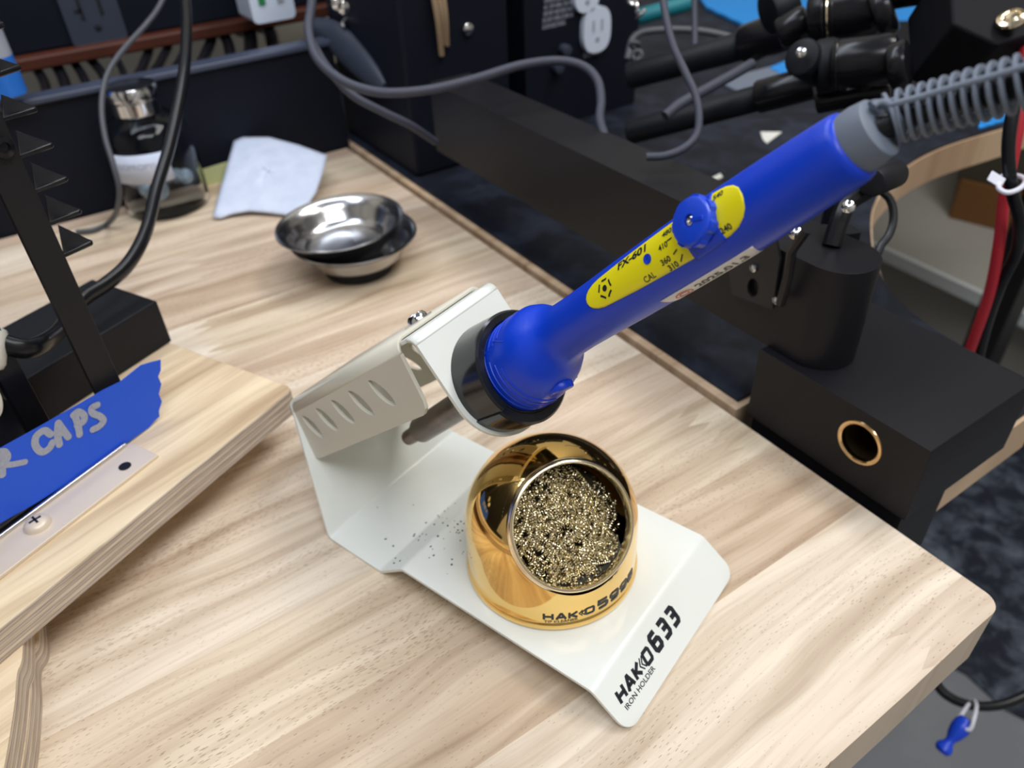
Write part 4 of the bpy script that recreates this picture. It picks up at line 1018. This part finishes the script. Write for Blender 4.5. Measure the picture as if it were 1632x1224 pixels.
# body stands on the desk
build('enclosure_body', MB().prism([(278, 575), (PY(812, 100, 575)[0], 575), (PY(812, 100, 575)[0], 720), (278, 720)], 3.2, 215), 'panel', t, bevel=3)
p = None
for x, y in ((745, 46), (536, 5), (546, 12)):
    q = PY(x, y, 574); build('enclosure_screw', MB().lathe([(5, 0), (4.5, 2), (2.5, 3.5), (0.01, 3.8)], q, (0,-1,0), seg=24), 'chrome', t)
for k, (x0, y0, x1, y1) in enumerate(((688,-20,704,88),(696,-20,708,70),(704,-20,712,72))):
    q = [PY(x0, y0, 570), PY((x0+x1)/2+2, (y0+y1)/2, 567), PY(x1, y1, 571)]
    build('tan_band', MB().tube(smooth_path(q, 6), 2.3, 10), 'tan', t, label='tan rubber band')
hd_ = smooth_path([PQ(500, 42, 700), PQ(530, 56, 680), PQ(560, 84, 670), PQ(590, 116, 655), PQ(612, 140, 645)], 8)
build('side_grip', MB().tube(hd_, [5+9*math.sin(PI*min(1, i/(len(hd_)-1)*0.9+0.1)) for i in range(len(hd_))], 14, flat=0.5), 'outlet', t)
build('metal_rod', MB().rod(PQ(545, 40, 660), PQ(582, -12, 690), 2.2), 'steel', t)
# box with printed text and white socket
t = thing('power_box', PY(900, 80, 640), 'black power box with white socket and printed lines at the back', 'power box')
q0 = PY(838, 132, 600); q1 = PY(1012, 100, 600)
build('power_body', MB().prism(rounded(q0[0], q1[0]+2, 3.2, 215, 3), 0, 110, xf=lambda a, b, z: (a, 600+z, b)), 'panel', t, bevel=2)
for (x, y, rx, rz) in ((946, 46, 16, 20), (930, -14, 14, 17)):
    q = PY(x, y, 600); ol = [(q[0]+rx*math.copysign(abs(math.cos(a))**0.8, math.cos(a)), q[2]+rz*math.copysign(abs(math.sin(a))**0.7, math.sin(a))) for a in np.linspace(0, 2*PI, 40)[:-1]]
    sk = build('socket_face', MB().prism(ol, 0, 6, xf=lambda a, b, z: (a, 600-z, b)), 'charger', t, bevel=1, label='white plastic socket')
    for dx in (-5, 5): build('slot', MB().box(q[0]+dx-1, q[0]+dx+1, 593.5, 594.2, q[2]-1, q[2]+9), 'tubegrey', sk)
    build('ground_hole', MB().rod((q[0], 594.2, q[2]-8), (q[0], 593.6, q[2]-8), 2.5, b=.2), 'tubegrey', sk)
tx = MB(); rs = random.Random(5)
for i in range(6):
    q = PY(864+i*0.8, 47-i*10.5, 600); 
    font_text(tx, ['CAUTION RISK OF SHOCK', 'DO NOT OPEN COVER OR', 'USE DRY INDOORS ONLY', 'AC 120V 60Hz 15A MAX', 'UNPLUG BEFORE USE', 'SURGE PROTECTED UNIT'][i], q[0], q[2], 3.6, lambda a, b, z: (a, 600-z, b), 0.3, 0.02, 0, 34.0-(i == 0)*8)
build('printed_text', tx, 'tubegrey', t, smooth=0, fixn=False); tx = MB()
q = PY(930, 92, 600); font_text(tx, 'OUTPUT', q[0], q[2], 4.5, lambda a, b, z: (a, 600-z, b), 0.3, 0.02, 0, 22)
build('socket_caption', tx, 'tubegrey', t, smooth=0, fixn=False)
for x, y in ((896, 78), (884, 106)):
    q = PY(x, y, 600); build('knob', MB().rod(q, q+V3(0, -9, 0), 5.0, b=1), 'outlet', t)
# braided cables
wire('braided_cable', [PQ(505,-60,480), PQ(496,10,480), PQ(492,50,478), PQ(505,92,474), PQ(540,125,470), PQ(580,142,470), PQ(625,148,472), PQ(690,142,478), PQ(760,125,486), PQ(830,104,494), PQ(890,97,500), PQ(930,106,500), PQ(952,128,495), PQ(958,160,490), PQ(956,190,484), PQ(965,218,476), PQ(982,238,470)], 2.9, 'braid', 'grey braided cable sweeping in a long curve across the centre back')
wire('braided_cable', [PQ(494,60,492), PQ(520,105,488), PQ(560,150,490), PQ(610,178,500), PQ(655,200,515), PQ(694,226,540)], 2.6, 'braid', 'short grey braided cable branching down behind the desk beam')
wire('braided_cable', [PQ(1052,-40,440), PQ(1060,20,436), PQ(1072,70,432), PQ(1092,115,428), PQ(1108,150,425), PQ(1114,185,423), PQ(1110,215,422), PQ(1090,236,420), PQ(1060,248,420), PQ(1030,250,421)], 2.2, 'braid', 'grey braided cable hooking down in front of the clamp arms')
wire('lead_wire', [PQ(1106,-30,600), PQ(1107,40,600), PQ(1106,85,596), PQ(1094,98,592)], 2.4, 'braid', 'straight pale grey lead hanging behind the hooked braided cable')
wire('lead_wire', [PQ(1060,185,470), PQ(1085,165,472), PQ(1130,140,476), PQ(1170,118,482), PQ(1198,102,490)], 3.2, 'braid', 'pale grey lead crossing between the clamp arms')
# tangled clips hanging left of the arms
t = thing('small_chain', PQ(1020, 80, 640), 'small hanging silver chain with clips beside the white socket', 'chain')
for i, (x, y) in enumerate(((1008,2),(1015,12),(1022,22),(1012,72),(1016,88),(1022,98),(1029,106))):
    build('link', MB().torus(PQ(x, y, 640), unit(V3(math.sin(i*1.3), -0.7, math.cos(i*1.3))), 3.6, 1.6, 24, 8), 'cablegrey' if i in (3, 4) else 'steel', t)
wire('thin_black_lead', [PQ(1000,95,660), PQ(1012,58,660), PQ(1050,48,660), PQ(1120,50,660), PQ(1200,68,660)], 3.0, 'cablegrey', 'dark lead arching above the upper clamp arm')

# red and black wires with zip tie
wire('red_wire', [PQ(1640,10,400), PQ(1632,90,402), PQ(1626,180,405), PQ(1612,260,412), PQ(1600,320,420), PQ(1592,390,430), PQ(1576,470,450), PQ(1545,560,480), PQ(1520,640,520)], 3.1, 'cablered', 'red wire hanging at the right side, tied to the black wire')
wire('black_wire', [PQ(1626,120,388), PQ(1612,190,390), PQ(1607,240,394), PQ(1612,300,401), PQ(1624,350,411), PQ(1620,400,430), PQ(1592,460,448), PQ(1566,540,480), PQ(1545,640,520)], 3.2, 'cableblack', 'black wire hanging at the right side, tied to the red wire')
t = thing('zip_tie', PQ(1608, 292, 404), 'white zip tie round the red and black wires at the right', 'zip tie')
build('tie_loop', MB().tube(smooth_path([PQ(1594,286,398), PQ(1592,300,392), PQ(1606,307,390), PQ(1626,300,392), PQ(1634,288,400), PQ(1622,280,412), PQ(1600,280,412), PQ(1594,286,398)], 6), 1.3, 8), 'nylon', t)
build('tie_head', MB().frame_box(PQ(1588, 286, 396), (unit(PQ(1600,292,396)-PQ(1580,280,396)), unit(PQ(1584,292,396)-PQ(1592,278,396)), unit(ray(1588,286))), (4.2, 2.8, 2.2)), 'nylon', t, bevel=0.5)

# ============================================================ BELOW THE DESKS
t = thing('low_shelf_unit', (900, 450, -740), 'pale grey low shelf unit seen through the desk cut-out', 'shelf unit')
ZS = -560.0
def PL_(x, y): p = PZ(x, y, ZS); return (p[0], p[1])
e0, e1_ = PL_(1425, 404), PL_(1632, 500)
dv = unit(V3(e1_[0]-e0[0], e1_[1]-e0[1])); nv = V3(-dv[1], dv[0]); nv = nv if np.dot(nv, V3(1, .3)) > 0 else -nv
a0 = V3(*e0)-dv*700; a1 = V3(*e1_)+dv*500
shp = [tuple(a0), tuple(a1), tuple(a1+nv*900), tuple(a0+nv*900)]
build('top_board', MB().prism(shp, ZS-26, ZS), 'shelfwhite', t, bevel=1)
build('front_edge_glint', MB().prism([tuple(a0-nv*3), tuple(a1-nv*3), tuple(a1+nv*8), tuple(a0+nv*8)], ZS-26, ZS+3), 'shelfhighlight', t, bevel=1)
build('side_board', MB().prism([tuple(a0+nv*3), tuple(a0+dv*14+nv*3), tuple(a0+dv*14+nv*900), tuple(a0+nv*900)], -740, ZS-26), 'shelfwhite', t)
build('inner_board', MB().prism([tuple(a0+nv*60), tuple(a1+nv*60), tuple(a1+nv*72), tuple(a0+nv*72)], -740, ZS-26), 'shelfwhite', t)
bb_ = [PZ(x, y, ZS) for x, y in ((1512, 347), (1632, 378), (1760, 410), (1700, 300), (1530, 268))]
t = thing('cardboard_box', bb_[0]+V3(40, 20, 0), 'brown cardboard box on the low shelf under the curved desk edge', 'box')
build('carton', MB().prism([(p[0], p[1]) for p in bb_], ZS+0.3, ZS+90), 'brownbox', t, bevel=1)
tag(build('dark_carton', MB().prism([(p[0]+8, p[1]+16) for p in bb_], ZS+90.5, ZS+240), 'darkbox', bevel=1), 'dark carton stacked on the brown box under the desk', 'box')
# floor mat and hanging cable with blue plug
fm = [PZ(x, y, -738) for x, y in ((1395,1000),(1540,1075),(1600,1130),(1700,1180),(2000,900),(1900,500),(1560,560),(1100,640))]
tag(build('floor_mat', MB().prism([(p[0], p[1]) for p in fm], -740, -736), 'carpet'), 'dark marbled mat on the grey floor right of the bench', 'floor mat')
wire('hanging_cable', [PQ(1455,1010,600), PQ(1490,1085,590), PQ(1515,1112,585), PQ(1555,1125,582), PQ(1600,1122,582), PQ(1650,1100,585), PQ(1720,1060,590)], 3.6, 'cableblack', 'black cable sagging below the bench corner, blue plug tied to it')
t = thing('blue_plug', PQ(1520, 1180, 560), 'small blue plastic plug hanging from the cable by a white tie', 'plug')
q0, q1 = PQ(1540, 1148, 560), PQ(1503, 1194, 560)
build('plug_body', MB().lathe([(0.1, -2), (4.5, -1), (6.2, 3), (6.4, 8), (5.0, 14), (3.2, 18), (3.4, 21), (5.6, 24), (5.8, 27), (4.0, 29.5), (0.1, 30)], q0, q1-q0, seg=32), 'knobblue', t)
build('plug_tie', MB().tube(smooth_path([PQ(1535, 1160, 556), PQ(1546, 1162, 553), PQ(1553, 1142, 555), PQ(1556, 1124, 570), PQ(1550, 1116, 585), PQ(1540, 1128, 575), PQ(1530, 1142, 562)], 6), 1.5, 8), 'nylon', t)
